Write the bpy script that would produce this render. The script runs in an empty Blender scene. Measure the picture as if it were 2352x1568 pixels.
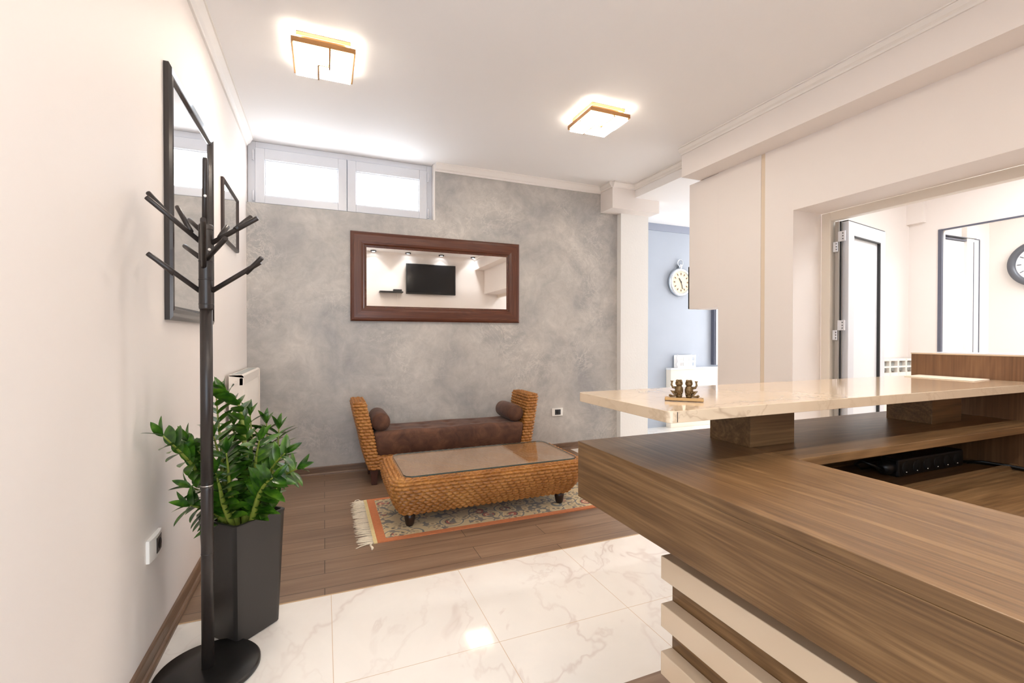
import bpy, bmesh, math, random
from mathutils import Vector, Matrix
PI = math.pi
random.seed(7)
SC = bpy.context.scene
COL = SC.collection

# ------------------------------------------------------------------ materials
def newmat(name):
    m = bpy.data.materials.new(name); m.use_nodes = True
    nt = m.node_tree
    b = nt.nodes['Principled BSDF']
    return m, nt, b
def setp(b, **k):
    names = dict(col='Base Color', rough='Roughness', metal='Metallic', spec='Specular IOR Level', coat='Coat Weight',
                 coatr='Coat Roughness', trans='Transmission Weight', ior='IOR', emit='Emission Strength', ecol='Emission Color',
                 sss='Subsurface Weight', sheen='Sheen Weight', alpha='Alpha')
    for a, v in k.items():
        s = b.inputs[names[a]]
        if a in ('col', 'ecol'):
            v = tuple(v) + (1,) if len(v) == 3 else v
        s.default_value = v
def srgb(r, g, b):
    f = lambda c: (c/255)/12.92 if c/255 <= .04045 else (((c/255)+.055)/1.055)**2.4
    return (f(r), f(g), f(b))
def N(nt, t, **k):
    n = nt.nodes.new(t)
    for a, v in k.items(): setattr(n, a, v)
    return n
def L(nt, a, b): nt.links.new(a, b)
def ramp(nt, stops, interp='LINEAR'):
    r = N(nt, 'ShaderNodeValToRGB'); r.color_ramp.interpolation = interp
    e = r.color_ramp.elements
    while len(e) < len(stops): e.new(.5)
    for i, (p, c) in enumerate(stops):
        e[i].position = p; e[i].color = tuple(c) + (1,) if len(c) == 3 else c
    return r
def coords(nt, scale=(1, 1, 1), rot=(0, 0, 0), loc=(0, 0, 0), kind='Object'):
    t = N(nt, 'ShaderNodeTexCoord'); m = N(nt, 'ShaderNodeMapping')
    m.inputs['Scale'].default_value = scale; m.inputs['Rotation'].default_value = rot; m.inputs['Location'].default_value = loc
    L(nt, t.outputs[kind], m.inputs['Vector']); return m.outputs['Vector']
def noise(nt, vec, scale, detail=4, rough=.5, dist=0):
    n = N(nt, 'ShaderNodeTexNoise'); n.inputs['Scale'].default_value = scale; n.inputs['Detail'].default_value = detail
    n.inputs['Roughness'].default_value = rough; n.inputs['Distortion'].default_value = dist
    if vec: L(nt, vec, n.inputs['Vector'])
    return n
def mixc(nt, fac, a, b, mode='MIX'):
    m = N(nt, 'ShaderNodeMix', data_type='RGBA', blend_type=mode)
    if hasattr(fac, 'node'): L(nt, fac, m.inputs[0])
    else: m.inputs[0].default_value = fac
    for i, v in ((6, a), (7, b)):
        if hasattr(v, 'node'): L(nt, v, m.inputs[i])
        else: m.inputs[i].default_value = tuple(v) + (1,) if len(v) == 3 else v
    return m.outputs[2]
def math_(nt, op, a, b=None):
    m = N(nt, 'ShaderNodeMath', operation=op)
    for i, v in enumerate((a, b)):
        if v is None: continue
        if hasattr(v, 'node'): L(nt, v, m.inputs[i])
        else: m.inputs[i].default_value = v
    return m.outputs[0]
def bump(nt, b, h, strength=.2, dist=.01):
    n = N(nt, 'ShaderNodeBump'); n.inputs['Strength'].default_value = strength; n.inputs['Distance'].default_value = dist
    L(nt, h, n.inputs['Height']); L(nt, n.outputs['Normal'], b.inputs['Normal'])

def plain(name, col, rough=.5, metal=0, **k):
    m, nt, b = newmat(name); setp(b, col=col, rough=rough, metal=metal, **k); return m
def paint(name, col, rough=.6, var=.03, bs=.05, scale=60):
    m, nt, b = newmat(name); v = coords(nt)
    n = noise(nt, v, 2.5, 5)
    c = mixc(nt, n.outputs['Fac'], [x*(1-var) for x in col], [min(1, x*(1+var)) for x in col])
    L(nt, c, b.inputs['Base Color']); setp(b, rough=rough)
    n2 = noise(nt, v, scale, 3); bump(nt, b, n2.outputs['Fac'], bs, .004)
    return m

def grey_plaster():
    m, nt, b = newmat('grey_stucco'); v = coords(nt)
    big = noise(nt, v, 1.6, 7, .62, .6)
    r1 = ramp(nt, [(.32, srgb(160, 158, 157)), (.5, srgb(184, 180, 175)), (.68, srgb(206, 200, 193))]); L(nt, big.outputs['Fac'], r1.inputs[0])
    # trowelled light streaks
    ve = coords(nt, (1, 1, 1.0), (0, .6, 0))
    n2 = noise(nt, ve, 4.2, 9, .68, 1.6)
    r2 = ramp(nt, [(.485, (0, 0, 0)), (.5, (1, 1, 1)), (.515, (0, 0, 0))]); L(nt, n2.outputs['Fac'], r2.inputs[0])
    n3 = noise(nt, v, 1.3, 3); r3 = ramp(nt, [(.45, (0, 0, 0)), (.62, (1, 1, 1))]); L(nt, n3.outputs['Fac'], r3.inputs[0])
    f = math_(nt, 'MULTIPLY', r2.outputs[0], r3.outputs[0]); n5 = noise(nt, coords(nt, (1, 1, 1), (0, -.5, 0), (3, 0, 1)), 2.3, 7, .66, 2.2); r5 = ramp(nt, [(.47, (0, 0, 0)), (.5, (1, 1, 1)), (.53, (0, 0, 0))]); L(nt, n5.outputs['Fac'], r5.inputs[0])
    f = math_(nt, 'MAXIMUM', math_(nt, 'MULTIPLY', f, .8), math_(nt, 'MULTIPLY', math_(nt, 'MULTIPLY', r5.outputs[0], r3.outputs[0]), .4))
    c = mixc(nt, f, r1.outputs[0], srgb(224, 218, 209))
    n4 = noise(nt, v, 9, 8, .7, .8); r4 = ramp(nt, [(.35, (.86, .86, .86)), (.65, (1.05, 1.05, 1.05))]); L(nt, n4.outputs['Fac'], r4.inputs[0])
    c = mixc(nt, 1, c, r4.outputs[0], 'MULTIPLY')
    L(nt, c, b.inputs['Base Color']); setp(b, rough=.42)
    bump(nt, b, n4.outputs['Fac'], .08, .006)
    return m

def wood(name, cols, axis='X', scale=1.0, rough=.4, contrast=1.0, spec=.5):
    """cols: dark, mid, light; grain runs along the given object axis"""
    m, nt, b = newmat(name)
    def st(long, cross): return {'X': (long*scale, cross*scale, cross*scale), 'Y': (cross*scale, long*scale, cross*scale), 'Z': (cross*scale, cross*scale, long*scale)}[axis]
    fine = noise(nt, coords(nt, st(4, 170)), 1.0, 3, .6)
    mid = noise(nt, coords(nt, st(1.1, 30)), 1.0, 4, .55, .3)
    # flat-sawn arches: bands of a slow stretched field
    slow = noise(nt, coords(nt, st(.55, 5.0)), 1.0, 2, .4, .4)
    sn = math_(nt, 'SINE', math_(nt, 'MULTIPLY', slow.outputs['Fac'], 190.0))
    sn = math_(nt, 'MULTIPLY', math_(nt, 'ADD', sn, 1.0), .5)
    f = math_(nt, 'ADD', math_(nt, 'ADD', math_(nt, 'MULTIPLY', fine.outputs['Fac'], .50), math_(nt, 'MULTIPLY', mid.outputs['Fac'], .42)), math_(nt, 'MULTIPLY', sn, .08))
    w = .24/contrast
    r = ramp(nt, [(.5-w, cols[0]), (.5, cols[1]), (.5+w, cols[2])]); L(nt, f, r.inputs[0])
    L(nt, r.outputs[0], b.inputs['Base Color']); setp(b, rough=rough, spec=spec, coat=.35 if spec > .6 else 0, coatr=.24)
    bump(nt, b, fine.outputs['Fac'], .07, .002)
    return m

def floor_wood():
    m, nt, b = newmat('plank_floor')
    v = coords(nt)
    br = N(nt, 'ShaderNodeTexBrick'); br.offset = .37; br.offset_frequency = 2
    br.inputs['Scale'].default_value = 1; br.inputs['Brick Width'].default_value = 1.25; br.inputs['Row Height'].default_value = .148
    br.inputs['Mortar Size'].default_value = .0022; br.inputs['Mortar Smooth'].default_value = .3
    br.inputs['Color1'].default_value = (.25, .25, .25, 1); br.inputs['Color2'].default_value = (.75, .75, .75, 1); br.inputs['Mortar'].default_value = (.5, .5, .5, 1)
    L(nt, v, br.inputs['Vector'])
    n = noise(nt, coords(nt, (2.2, 34, 1)), 1, 6, .6, .4)
    n2 = noise(nt, coords(nt, (.8, 9, 1)), 1, 3, .5, 1)
    f = math_(nt, 'ADD', math_(nt, 'MULTIPLY', n.outputs['Fac'], .5), math_(nt, 'MULTIPLY', n2.outputs['Fac'], .5))
    r = ramp(nt, [(.3, srgb(108, 84, 66)), (.5, srgb(131, 105, 84)), (.7, srgb(150, 124, 102))]); L(nt, f, r.inputs[0])
    r2 = ramp(nt, [(.25, (.90, .90, .90)), (.75, (1.08, 1.07, 1.06))]); L(nt, br.outputs['Color'], r2.inputs[0])
    c = mixc(nt, 1, r.outputs[0], r2.outputs[0], 'MULTIPLY')
    c = mixc(nt, br.outputs['Fac'], c, srgb(70, 52, 40))
    L(nt, c, b.inputs['Base Color']); setp(b, rough=.34)
    bump(nt, b, n.outputs['Fac'], .06, .003)
    return m

def marble(name, base, vein, scale=1.0, rough=.06, tile=None, amount=.6):
    m, nt, b = newmat(name); v = coords(nt, (1, 1, 1), (0, 0, .5))
    warp = noise(nt, v, 1.2*scale, 2, .5)
    sub = N(nt, 'ShaderNodeVectorMath', operation='MULTIPLY_ADD'); L(nt, warp.outputs['Color'], sub.inputs[0]); sub.inputs[1].default_value = (.55/scale,)*3; L(nt, v, sub.inputs[2])
    def vein_(sc, wd, seed):
        mp = N(nt, 'ShaderNodeMapping'); mp.inputs['Scale'].default_value = (1, .55, 1); mp.inputs['Location'].default_value = (seed, seed*2, 0); L(nt, sub.outputs[0], mp.inputs['Vector'])
        n = noise(nt, mp.outputs['Vector'], sc*scale, 5, .55, .2)
        r_ = ramp(nt, [(.5-wd, (0, 0, 0)), (.5, (1, 1, 1)), (.5+wd, (0, 0, 0))]); L(nt, n.outputs['Fac'], r_.inputs[0]); return r_.outputs[0]
    m1 = noise(nt, v, 1.1*scale, 3); rm = ramp(nt, [(.40, (.25, .25, .25)), (.60, (1, 1, 1))]); L(nt, m1.outputs['Fac'], rm.inputs[0])
    f = math_(nt, 'MAXIMUM', vein_(1.3, .014, 0), math_(nt, 'MULTIPLY', vein_(2.9, .016, 7.3), .6))
    f = math_(nt, 'MAXIMUM', f, math_(nt, 'MULTIPLY', vein_(1.3, .06, 0), .28))
    f = math_(nt, 'MULTIPLY', math_(nt, 'MULTIPLY', f, rm.outputs[0]), amount)
    n3 = noise(nt, v, 2.4*scale, 5, .6, .5); r3 = ramp(nt, [(.35, [x*.94 for x in base]), (.65, base)]); L(nt, n3.outputs['Fac'], r3.inputs[0])
    c = mixc(nt, f, r3.outputs[0], vein)
    if tile:
        br = N(nt, 'ShaderNodeTexBrick'); br.offset = 0
        br.inputs['Scale'].default_value = 1; br.inputs['Brick Width'].default_value = tile; br.inputs['Row Height'].default_value = tile
        br.inputs['Mortar Size'].default_value = .0016; br.inputs['Mortar Smooth'].default_value = .2
        L(nt, coords(nt, loc=(-.027, -2.298, 0)), br.inputs['Vector'])
        c = mixc(nt, br.outputs['Fac'], c, srgb(214, 190, 166))
    L(nt, c, b.inputs['Base Color']); setp(b, rough=rough)
    return m

def wicker():
    m, nt, b = newmat('seagrass_weave'); v = coords(nt)
    n = noise(nt, coords(nt, (60, 60, 90)), 1, 3, .6)
    n2 = noise(nt, v, 7, 4)
    f = math_(nt, 'ADD', math_(nt, 'MULTIPLY', n.outputs['Fac'], .6), math_(nt, 'MULTIPLY', n2.outputs['Fac'], .4))
    r = ramp(nt, [(.33, srgb(128, 78, 26)), (.5, srgb(164, 106, 44)), (.68, srgb(198, 144, 76))]); L(nt, f, r.inputs[0])
    L(nt, r.outputs[0], b.inputs['Base Color']); setp(b, rough=.42)
    n3 = noise(nt, coords(nt, (300, 300, 300)), 1, 2); bump(nt, b, n3.outputs['Fac'], .2, .002)
    return m

def raffia():
    m, nt, b = newmat('fine_raffia')
    w = N(nt, 'ShaderNodeTexWave', bands_direction='X'); w.inputs['Scale'].default_value = 55; w.inputs['Distortion'].default_value = 2.5; w.inputs['Detail Scale'].default_value = 8
    L(nt, coords(nt), w.inputs['Vector'])
    n = noise(nt, coords(nt, (260, 14, 1)), 1, 4)
    f = math_(nt, 'ADD', math_(nt, 'MULTIPLY', w.outputs['Fac'], .35), math_(nt, 'MULTIPLY', n.outputs['Fac'], .65))
    r = ramp(nt, [(.3, srgb(128, 88, 56)), (.55, srgb(164, 122, 84)), (.75, srgb(188, 148, 108))]); L(nt, f, r.inputs[0])
    L(nt, r.outputs[0], b.inputs['Base Color']); setp(b, rough=.6); bump(nt, b, f, .3, .003)
    return m

def suede():
    m, nt, b = newmat('brown_suede'); v = coords(nt)
    n = noise(nt, v, 9, 6, .65, .8)
    r = ramp(nt, [(.3, srgb(66, 37, 23)), (.5, srgb(88, 54, 36)), (.7, srgb(112, 73, 50))]); L(nt, n.outputs['Fac'], r.inputs[0])
    L(nt, r.outputs[0], b.inputs['Base Color']); setp(b, rough=.75, sheen=.1)
    n2 = noise(nt, v, 14, 5); bump(nt, b, n2.outputs['Fac'], .15, .01)
    return m

def rug_field():
    """woven flowers: ringed medallions, leaves and petals on a beige ground"""
    m, nt, b = newmat('rug_pile')
    v = coords(nt); wr = noise(nt, v, 6, 3); vv = mixc(nt, .035, v, wr.outputs['Color'])
    vo = N(nt, 'ShaderNodeTexVoronoi'); vo.inputs['Scale'].default_value = 6.6; vo.inputs['Randomness'].default_value = .75; L(nt, vv, vo.inputs['Vector'])
    rr = ramp(nt, [(0, srgb(176, 96, 76)), (.10, srgb(214, 186, 140)), (.16, srgb(170, 84, 66)), (.24, srgb(96, 80, 70)), (.29, srgb(196, 172, 126)), (.40, srgb(206, 186, 142)), (.47, srgb(112, 112, 106)), (.52, srgb(200, 178, 134))], 'CONSTANT')
    L(nt, vo.outputs['Distance'], rr.inputs[0])
    vo2 = N(nt, 'ShaderNodeTexVoronoi'); vo2.inputs['Scale'].default_value = 22; L(nt, vv, vo2.inputs['Vector'])
    r2 = ramp(nt, [(0, srgb(88, 84, 80)), (.16, srgb(150, 130, 96)), (.3, srgb(204, 182, 138)), (.55, srgb(120, 112, 100))], 'CONSTANT'); L(nt, vo2.outputs['Distance'], r2.inputs[0])
    n = noise(nt, v, 11, 2); rf = ramp(nt, [(.47, (0, 0, 0)), (.53, (1, 1, 1))]); L(nt, n.outputs['Fac'], rf.inputs[0])
    c = mixc(nt, rf.outputs[0], rr.outputs[0], r2.outputs[0])
    L(nt, c, b.inputs['Base Color']); setp(b, rough=.95, sheen=.2)
    n3 = noise(nt, v, 220, 2); bump(nt, b, n3.outputs['Fac'], .5, .003)
    return m
def pile(name, col):
    m, nt, b = newmat(name); v = coords(nt); n = noise(nt, v, 60, 3)
    c = mixc(nt, n.outputs['Fac'], [x*.82 for x in col], [min(1, x*1.12) for x in col]); L(nt, c, b.inputs['Base Color']); setp(b, rough=.95)
    n3 = noise(nt, v, 240, 2); bump(nt, b, n3.outputs['Fac'], .5, .003)
    return m
def leafmat():
    m, nt, b = newmat('zz_leaf'); v = coords(nt); n = noise(nt, v, 26, 3)
    r = ramp(nt, [(.35, srgb(30, 66, 14)), (.52, srgb(58, 100, 22)), (.7, srgb(92, 132, 34))]); L(nt, n.outputs['Fac'], r.inputs[0])
    L(nt, r.outputs[0], b.inputs['Base Color']); setp(b, rough=.28, sss=.0)
    return m
def glow(name, col, strength):
    m, nt, b = newmat(name); setp(b, col=(.9, .9, .9), ecol=col, emit=strength, rough=.4); return m
def glassmat(name, tint=(1, 1, 1), refl=None):
    """thin clear sheet: mirror reflection by Fresnel over a transparent body"""
    m, nt, b = newmat(name); nt.nodes.remove(b)
    o = nt.nodes['Material Output']
    t = N(nt, 'ShaderNodeBsdfTransparent'); t.inputs[0].default_value = tuple(tint) + (1,)
    g = N(nt, 'ShaderNodeBsdfGlossy'); g.inputs['Roughness'].default_value = .02
    fr = N(nt, 'ShaderNodeFresnel'); fr.inputs[0].default_value = 1.52
    ge = N(nt, 'ShaderNodeNewGeometry'); fac = math_(nt, 'MULTIPLY', fr.outputs[0], math_(nt, 'SUBTRACT', 1.0, ge.outputs['Backfacing']))
    mx = N(nt, 'ShaderNodeMixShader'); L(nt, fac, mx.inputs[0]); L(nt, t.outputs[0], mx.inputs[1]); L(nt, g.outputs[0], mx.inputs[2])
    L(nt, mx.outputs[0], o.inputs[0]); return m

WHITE = srgb(238, 232, 226)
M = dict(
    wall=paint('white_wall_paint', srgb(240, 232, 226), .6, .015, .04),
    ceil=paint('ceiling_paint', srgb(247, 244, 242), .7, .01, .02),
    rough_wall=paint('rough_white_plaster', srgb(240, 238, 234), .75, .03, .35, 45),
    grey=grey_plaster(),
    bluegrey=paint('pale_grey_stucco', srgb(172, 180, 192), .5, .06, .05, 10),
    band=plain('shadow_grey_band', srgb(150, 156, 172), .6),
    trim=plain('white_moulding', srgb(240, 234, 228), .5),
    groove=plain('beige_groove_paint', srgb(226, 208, 184), .6),
    pvc=plain('white_pvc', srgb(222, 223, 228), .3),
    cream=plain('cream_pvc', srgb(236, 226, 212), .35),
    gasket=plain('black_gasket', srgb(40, 40, 42), .5),
    metalgrey=plain('grey_metal', srgb(170, 166, 160), .4, .6),
    floor=floor_wood(), tile=marble('marble_tile', srgb(242, 235, 226), srgb(176, 142, 128), .9, .06, .61, .52),
    marbletop=marble('marble_slab', srgb(204, 180, 152), srgb(140, 116, 92), 2.2, .07, None, .65),
    skirt=wood('skirting_wood', (srgb(92, 70, 54), srgb(120, 94, 74), srgb(146, 118, 96)), 'Y', 1, .4),
    skirtx=wood('skirting_wood_across', (srgb(92, 70, 54), srgb(112, 86, 66), srgb(136, 108, 86)), 'X', 1, .4),
    oakx=wood('stained_oak_across', (srgb(70, 46, 26), srgb(107, 78, 48), srgb(140, 107, 71)), 'X', 1, .36, 1.1, .5),
    oaky=wood('stained_oak_along', (srgb(70, 46, 26), srgb(107, 78, 48), srgb(140, 107, 71)), 'Y', 1, .36, 1.1, .5),
    oakz=wood('stained_oak_upright', (srgb(88, 60, 38), srgb(112, 78, 50), srgb(132, 98, 66)), 'Z', 1, .42),
    slat=plain('cream_lacquer', srgb(206, 182, 154), .25, 0, coat=.3),
    mframe=wood('mahogany_across', (srgb(58, 28, 16), srgb(86, 44, 26), srgb(112, 62, 38)), 'X', 1, .28),
    mframez=wood('mahogany_upright', (srgb(58, 28, 16), srgb(84, 44, 28), srgb(108, 62, 42)), 'Z', 1, .28),
    mirror=plain('silvered_glass', (.93, .93, .92), .01, 1.0),
    blackframe=plain('black_lacquer', srgb(40, 34, 32), .18, 0, coat=.5),
    darkframe=plain('dark_brown_lacquer', srgb(52, 40, 38), .3),
    wicker=wicker(), raffia=raffia(), suede=suede(), darkwood=plain('dark_foot_wood', srgb(46, 28, 20), .35),
    redwood=plain('dark_red_leg_wood', srgb(66, 34, 22), .4),
    tglass=glassmat('tabletop_glass', (.975, .985, .975)), gedge=plain('glass_edge', srgb(58, 76, 72), .15),
    rug=rug_field(), rugborder=pile('rug_orange', srgb(202, 124, 80)), rugband=pile('rug_cream_band', srgb(226, 206, 152)), fringe=pile('rug_fringe_wool', srgb(238, 224, 200)),
    rack=plain('dark_bronze_enamel', srgb(46, 39, 36), .36), rackbase=plain('black_enamel', srgb(22, 20, 19), .34), chrome=plain('polished_steel', srgb(205, 202, 198), .2, 1),
    pot=plain('anthracite_planter', srgb(43, 39, 36), .4), soil=plain('potting_soil', srgb(40, 28, 20), .95),
    leaf=leafmat(), stem=plain('zz_stalk', srgb(128, 138, 52), .4),
    plate=plain('white_switch_plate', srgb(244, 240, 234), .3), insert=plain('black_socket_insert', srgb(44, 46, 50), .3), hole=plain('socket_hole', srgb(14, 14, 16), .6),
    rad=plain('radiator_enamel', srgb(240, 232, 222), .35), slot=plain('radiator_slot_shade', srgb(176, 180, 178), .6),
    bronze=plain('brushed_bronze', srgb(176, 132, 88), .3, .85), lampglow=glow('lamp_glass', (1, .885, .755), 27),
    softday=glow('passage_window_pane', (.90, .95, 1), 2.2),
    daylight=glow('frosted_daylight_pane', (.84, .92, 1), 4.4),
    brass=plain('antique_brass', srgb(104, 80, 48), .42, .6), brassbar=plain('pale_brass_bar', srgb(176, 138, 88), .4, .4),
    paper=plain('paper_sheet', srgb(246, 232, 214), .7), blackplastic=plain('black_plastic', srgb(22, 21, 22), .35),
    cable=plain('black_cable', srgb(18, 18, 19), .4), pin=plain('earth_pin', srgb(220, 216, 208), .25, 1),
    screen=plain('dark_screen', srgb(20, 20, 22), .15), tvcase=plain('black_tv_case', srgb(26, 25, 26), .4),
    silver=plain('silvered_clock_case', srgb(214, 220, 226), .18, .9), dial=plain('cream_clock_dial', srgb(244, 226, 194), .5), numeral=plain('brown_numerals', srgb(118, 74, 46), .5),
    hand=plain('black_clock_hand', srgb(36, 30, 28), .4), ring=plain('grey_clock_ring', srgb(92, 94, 102), .35, .2), whiteface=plain('white_clock_face', srgb(240, 240, 244), .5),
    door=plain('white_door_panel', srgb(236, 238, 240), .35), greyline=plain('grey_seal', srgb(92, 94, 108), .5),
    cab=plain('cream_cabinet', srgb(238, 226, 210), .45), counter=plain('white_counter', srgb(244, 242, 240), .3),
    led=glow('cool_downlight', (.86, .93, 1), 30), steel=plain('dark_steel', srgb(90, 90, 94), .35, .7),
    goldstrip=plain('floor_edge_strip', srgb(206, 176, 140), .3, .4),
)

# ------------------------------------------------------------------ mesh collector
class MB:
    def __init__(s): s.v = []; s.f = []; s.mi = []; s.sm = []
    def add(s, vs, fs, mi=0, smooth=False):
        o = len(s.v); s.v += [tuple(p) for p in vs]
        for f in fs: s.f.append([i+o for i in f]); s.mi.append(mi); s.sm.append(smooth)
        return s
    def box(s, x0, x1, y0, y1, z0, z1, mi=0):
        vs = [(x, y, z) for z in (z0, z1) for y in (y0, y1) for x in (x0, x1)]
        return s.add(vs, [(0, 2, 3, 1), (4, 5, 7, 6), (0, 1, 5, 4), (2, 6, 7, 3), (0, 4, 6, 2), (1, 3, 7, 5)], mi)
    def obox(s, c, ax, h, mi=0):
        """oriented box: centre, three axis vectors, three half sizes"""
        c = Vector(c); A = [Vector(a).normalized()*k for a, k in zip(ax, h)]
        vs = [c + A[0]*i + A[1]*j + A[2]*k for k in (-1, 1) for j in (-1, 1) for i in (-1, 1)]
        return s.add(vs, [(0, 2, 3, 1), (4, 5, 7, 6), (0, 1, 5, 4), (2, 6, 7, 3), (0, 4, 6, 2), (1, 3, 7, 5)], mi)
    def prism(s, poly, axis, a, b, mi=0, smooth=False):
        """extrude a 2D polygon along an axis ('x': poly=(y,z), 'y': (x,z), 'z': (x,y))"""
        n = len(poly)
        def P(p, t): return {'x': (t, p[0], p[1]), 'y': (p[0], t, p[1]), 'z': (p[0], p[1], t)}[axis]
        vs = [P(p, a) for p in poly] + [P(p, b) for p in poly]
        fs = [(i, (i+1) % n, n+(i+1) % n, n+i) for i in range(n)]
        s.add(vs, fs, mi, smooth); o = len(s.v) - 2*n
        s.f.append([o+i for i in range(n)][::-1]); s.f.append([o+n+i for i in range(n)]); s.mi += [mi, mi]; s.sm += [False, False]
        return s
    def tube(s, pts, rads, n=12, mi=0, cap=True, smooth=True):
        pts = [Vector(p) for p in pts]
        if not isinstance(rads, (list, tuple)): rads = [rads]*len(pts)
        vs = []; prev = None
        for i, p in enumerate(pts):
            d = (pts[min(i+1, len(pts)-1)] - pts[max(i-1, 0)]).normalized()
            if prev is None:
                u = d.orthogonal().normalized()
            else:
                u = (prev - d*prev.dot(d)).normalized()
            prev = u; w = d.cross(u)
            vs += [p + (u*math.cos(2*PI*k/n) + w*math.sin(2*PI*k/n))*rads[i] for k in range(n)]
        fs = []
        for i in range(len(pts)-1):
            for k in range(n): fs.append((i*n+k, i*n+(k+1) % n, (i+1)*n+(k+1) % n, (i+1)*n+k))
        s.add(vs, fs, mi, smooth); o = len(s.v)-len(vs)
        if cap:
            s.f += [[o+k for k in range(n)][::-1], [o+(len(pts)-1)*n+k for k in range(n)]]; s.mi += [mi, mi]; s.sm += [False, False]
        return s
    def lathe(s, c, prof, axis=(0, 0, 1), n=32, mi=0, smooth=True):
        """profile [(radius, height)] revolved about axis through c"""
        a = Vector(axis).normalized(); u = a.orthogonal().normalized(); w = a.cross(u); c = Vector(c)
        vs = []
        for r, h in prof: vs += [c + a*h + (u*math.cos(2*PI*k/n)+w*math.sin(2*PI*k/n))*max(r, 1e-5) for k in range(n)]
        fs = [(i*n+k, i*n+(k+1) % n, (i+1)*n+(k+1) % n, (i+1)*n+k) for i in range(len(prof)-1) for k in range(n)]
        return s.add(vs, fs, mi, smooth)
    def grid(s, rows, closed=False, mi=0, smooth=True):
        m = len(rows[0]); vs = [p for r in rows for p in r]; fs = []
        for i in range(len(rows)-1):
            for k in range(m if closed else m-1): fs.append((i*m+k, i*m+(k+1) % m, (i+1)*m+(k+1) % m, (i+1)*m+k))
        return s.add(vs, fs, mi, smooth)
    def sphere(s, c, r, n=12, mi=0):
        if not isinstance(r, (tuple, list)): r = (r, r, r)
        rows = []
        for i in range(n+1):
            t = PI*i/n
            rows.append([(c[0]+r[0]*math.sin(t)*math.cos(2*PI*k/(2*n)), c[1]+r[1]*math.sin(t)*math.sin(2*PI*k/(2*n)), c[2]-r[2]*math.cos(t)) for k in range(2*n)])
        return s.grid(rows, True, mi)
    def build(s, name, mat, parent=None, bevel=0, seg=2, sharp=None):
        off = Vector((0, 0, 0)); p = parent
        while p is not None: off += p.location; p = p.parent
        me = bpy.data.meshes.new(name)
        me.from_pydata([tuple(Vector(v)-off) for v in s.v], [], s.f)
        me.polygons.foreach_set('material_index', s.mi); me.polygons.foreach_set('use_smooth', s.sm)
        for m in (mat if isinstance(mat, (list, tuple)) else [mat]): me.materials.append(m)
        bm = bmesh.new(); bm.from_mesh(me); bmesh.ops.recalc_face_normals(bm, faces=bm.faces); bm.to_mesh(me); bm.free()
        me.update()
        if sharp is not None: me.set_sharp_from_angle(angle=math.radians(sharp))
        o = bpy.data.objects.new(name, me); COL.objects.link(o)
        if parent is not None: o.parent = parent
        if bevel:
            md = o.modifiers.new('edge', 'BEVEL'); md.width = bevel; md.segments = seg; md.limit_method = 'ANGLE'; md.angle_limit = math.radians(40); md.harden_normals = False
        return o

def thing(name, label, cat, loc, group=None):
    o = bpy.data.objects.new(name, None); COL.objects.link(o); o.location = loc; o.empty_display_size = .05
    o['label'] = label; o['category'] = cat
    if group: o['group'] = group
    return o
def tag(o, label, cat, group=None):
    o['label'] = label; o['category'] = cat
    if group: o['group'] = group
    return o
def struct(o): o['kind'] = 'structure'; return o
def bx(name, mat, x0, x1, y0, y1, z0, z1, parent=None, bevel=0):
    return MB().box(x0, x1, y0, y1, z0, z1).build(name, mat, parent, bevel)
def copy_tree(o, dloc=(0, 0, 0), parent=None):
    c = o.copy(); COL.objects.link(c); c.parent = parent
    if parent is None: c.location = Vector(o.location) + Vector(dloc)
    for ch in list(o.children): copy_tree(ch, parent=c)
    return c

# ------------------------------------------------------------------ camera
cam = bpy.data.cameras.new('camera'); co = bpy.data.objects.new('camera', cam); COL.objects.link(co)
cam.sensor_width = 36; cam.sensor_fit = 'HORIZONTAL'; cam.lens = 1055.53/2352*36; cam.clip_start = .02
yaw, pit, rol = .387997, -.0083416, .000579
f = Vector((math.sin(yaw)*math.cos(pit), math.cos(yaw)*math.cos(pit), math.sin(pit)))
r = Vector((math.cos(yaw), -math.sin(yaw), 0)); u = r.cross(f)
r2 = r*math.cos(rol)+u*math.sin(rol); u2 = -r*math.sin(rol)+u*math.cos(rol)
co.matrix_world = Matrix(((r2.x, u2.x, -f.x, 0), (r2.y, u2.y, -f.y, 0), (r2.z, u2.z, -f.z, 1.2), (0, 0, 0, 1)))
SC.camera = co

# ------------------------------------------------------------------ the room shell
XL, YB, YF, XR, ZC = -.595, 4.362, -.5, 3.124, 2.86
XE, YE = 6.8, 4.95          # passage end wall, passage rear wall
XD = 3.424                  # far face of the right wall
# floor: planks with a polished marble path
fl = MB()
def frect(x0, x1, y0, y1, mi): fl.add([(x0, y0, 0), (x1, y0, 0), (x1, y1, 0), (x0, y1, 0)], [(0, 1, 2, 3)], mi)
frect(-.8, 2.45, 2.298, 4.5, 0); frect(-.8, 2.45, 1.323, 2.298, 1); frect(-.8, 2.45, -.7, 1.323, 0)
frect(2.45, 9, 1.323, 5.2, 1); frect(2.45, 9, -.7, 1.323, 0)
struct(fl.build('floor', [M['floor'], M['tile']]))
struct(MB().box(-.57, 2.45, 2.294, 2.302, -.004, .0015).build('trim_1', M['goldstrip']))
struct(bx('ceiling', M['ceil'], -.8, XD, YF-.2, YE+.3, ZC, ZC+.1))
struct(bx('wall_left', M['wall'], XL-.15, XL, YF-.2, 4.62, 0, ZC))
# rear wall with the high window opening at its left end
wb = MB()
wb.box(.986, 3.065, YB, YB+.26, 0, ZC); wb.box(XL, .986, YB, YB+.26, 0, 2.324)
struct(wb.build('wall_back', M['grey']))
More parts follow.
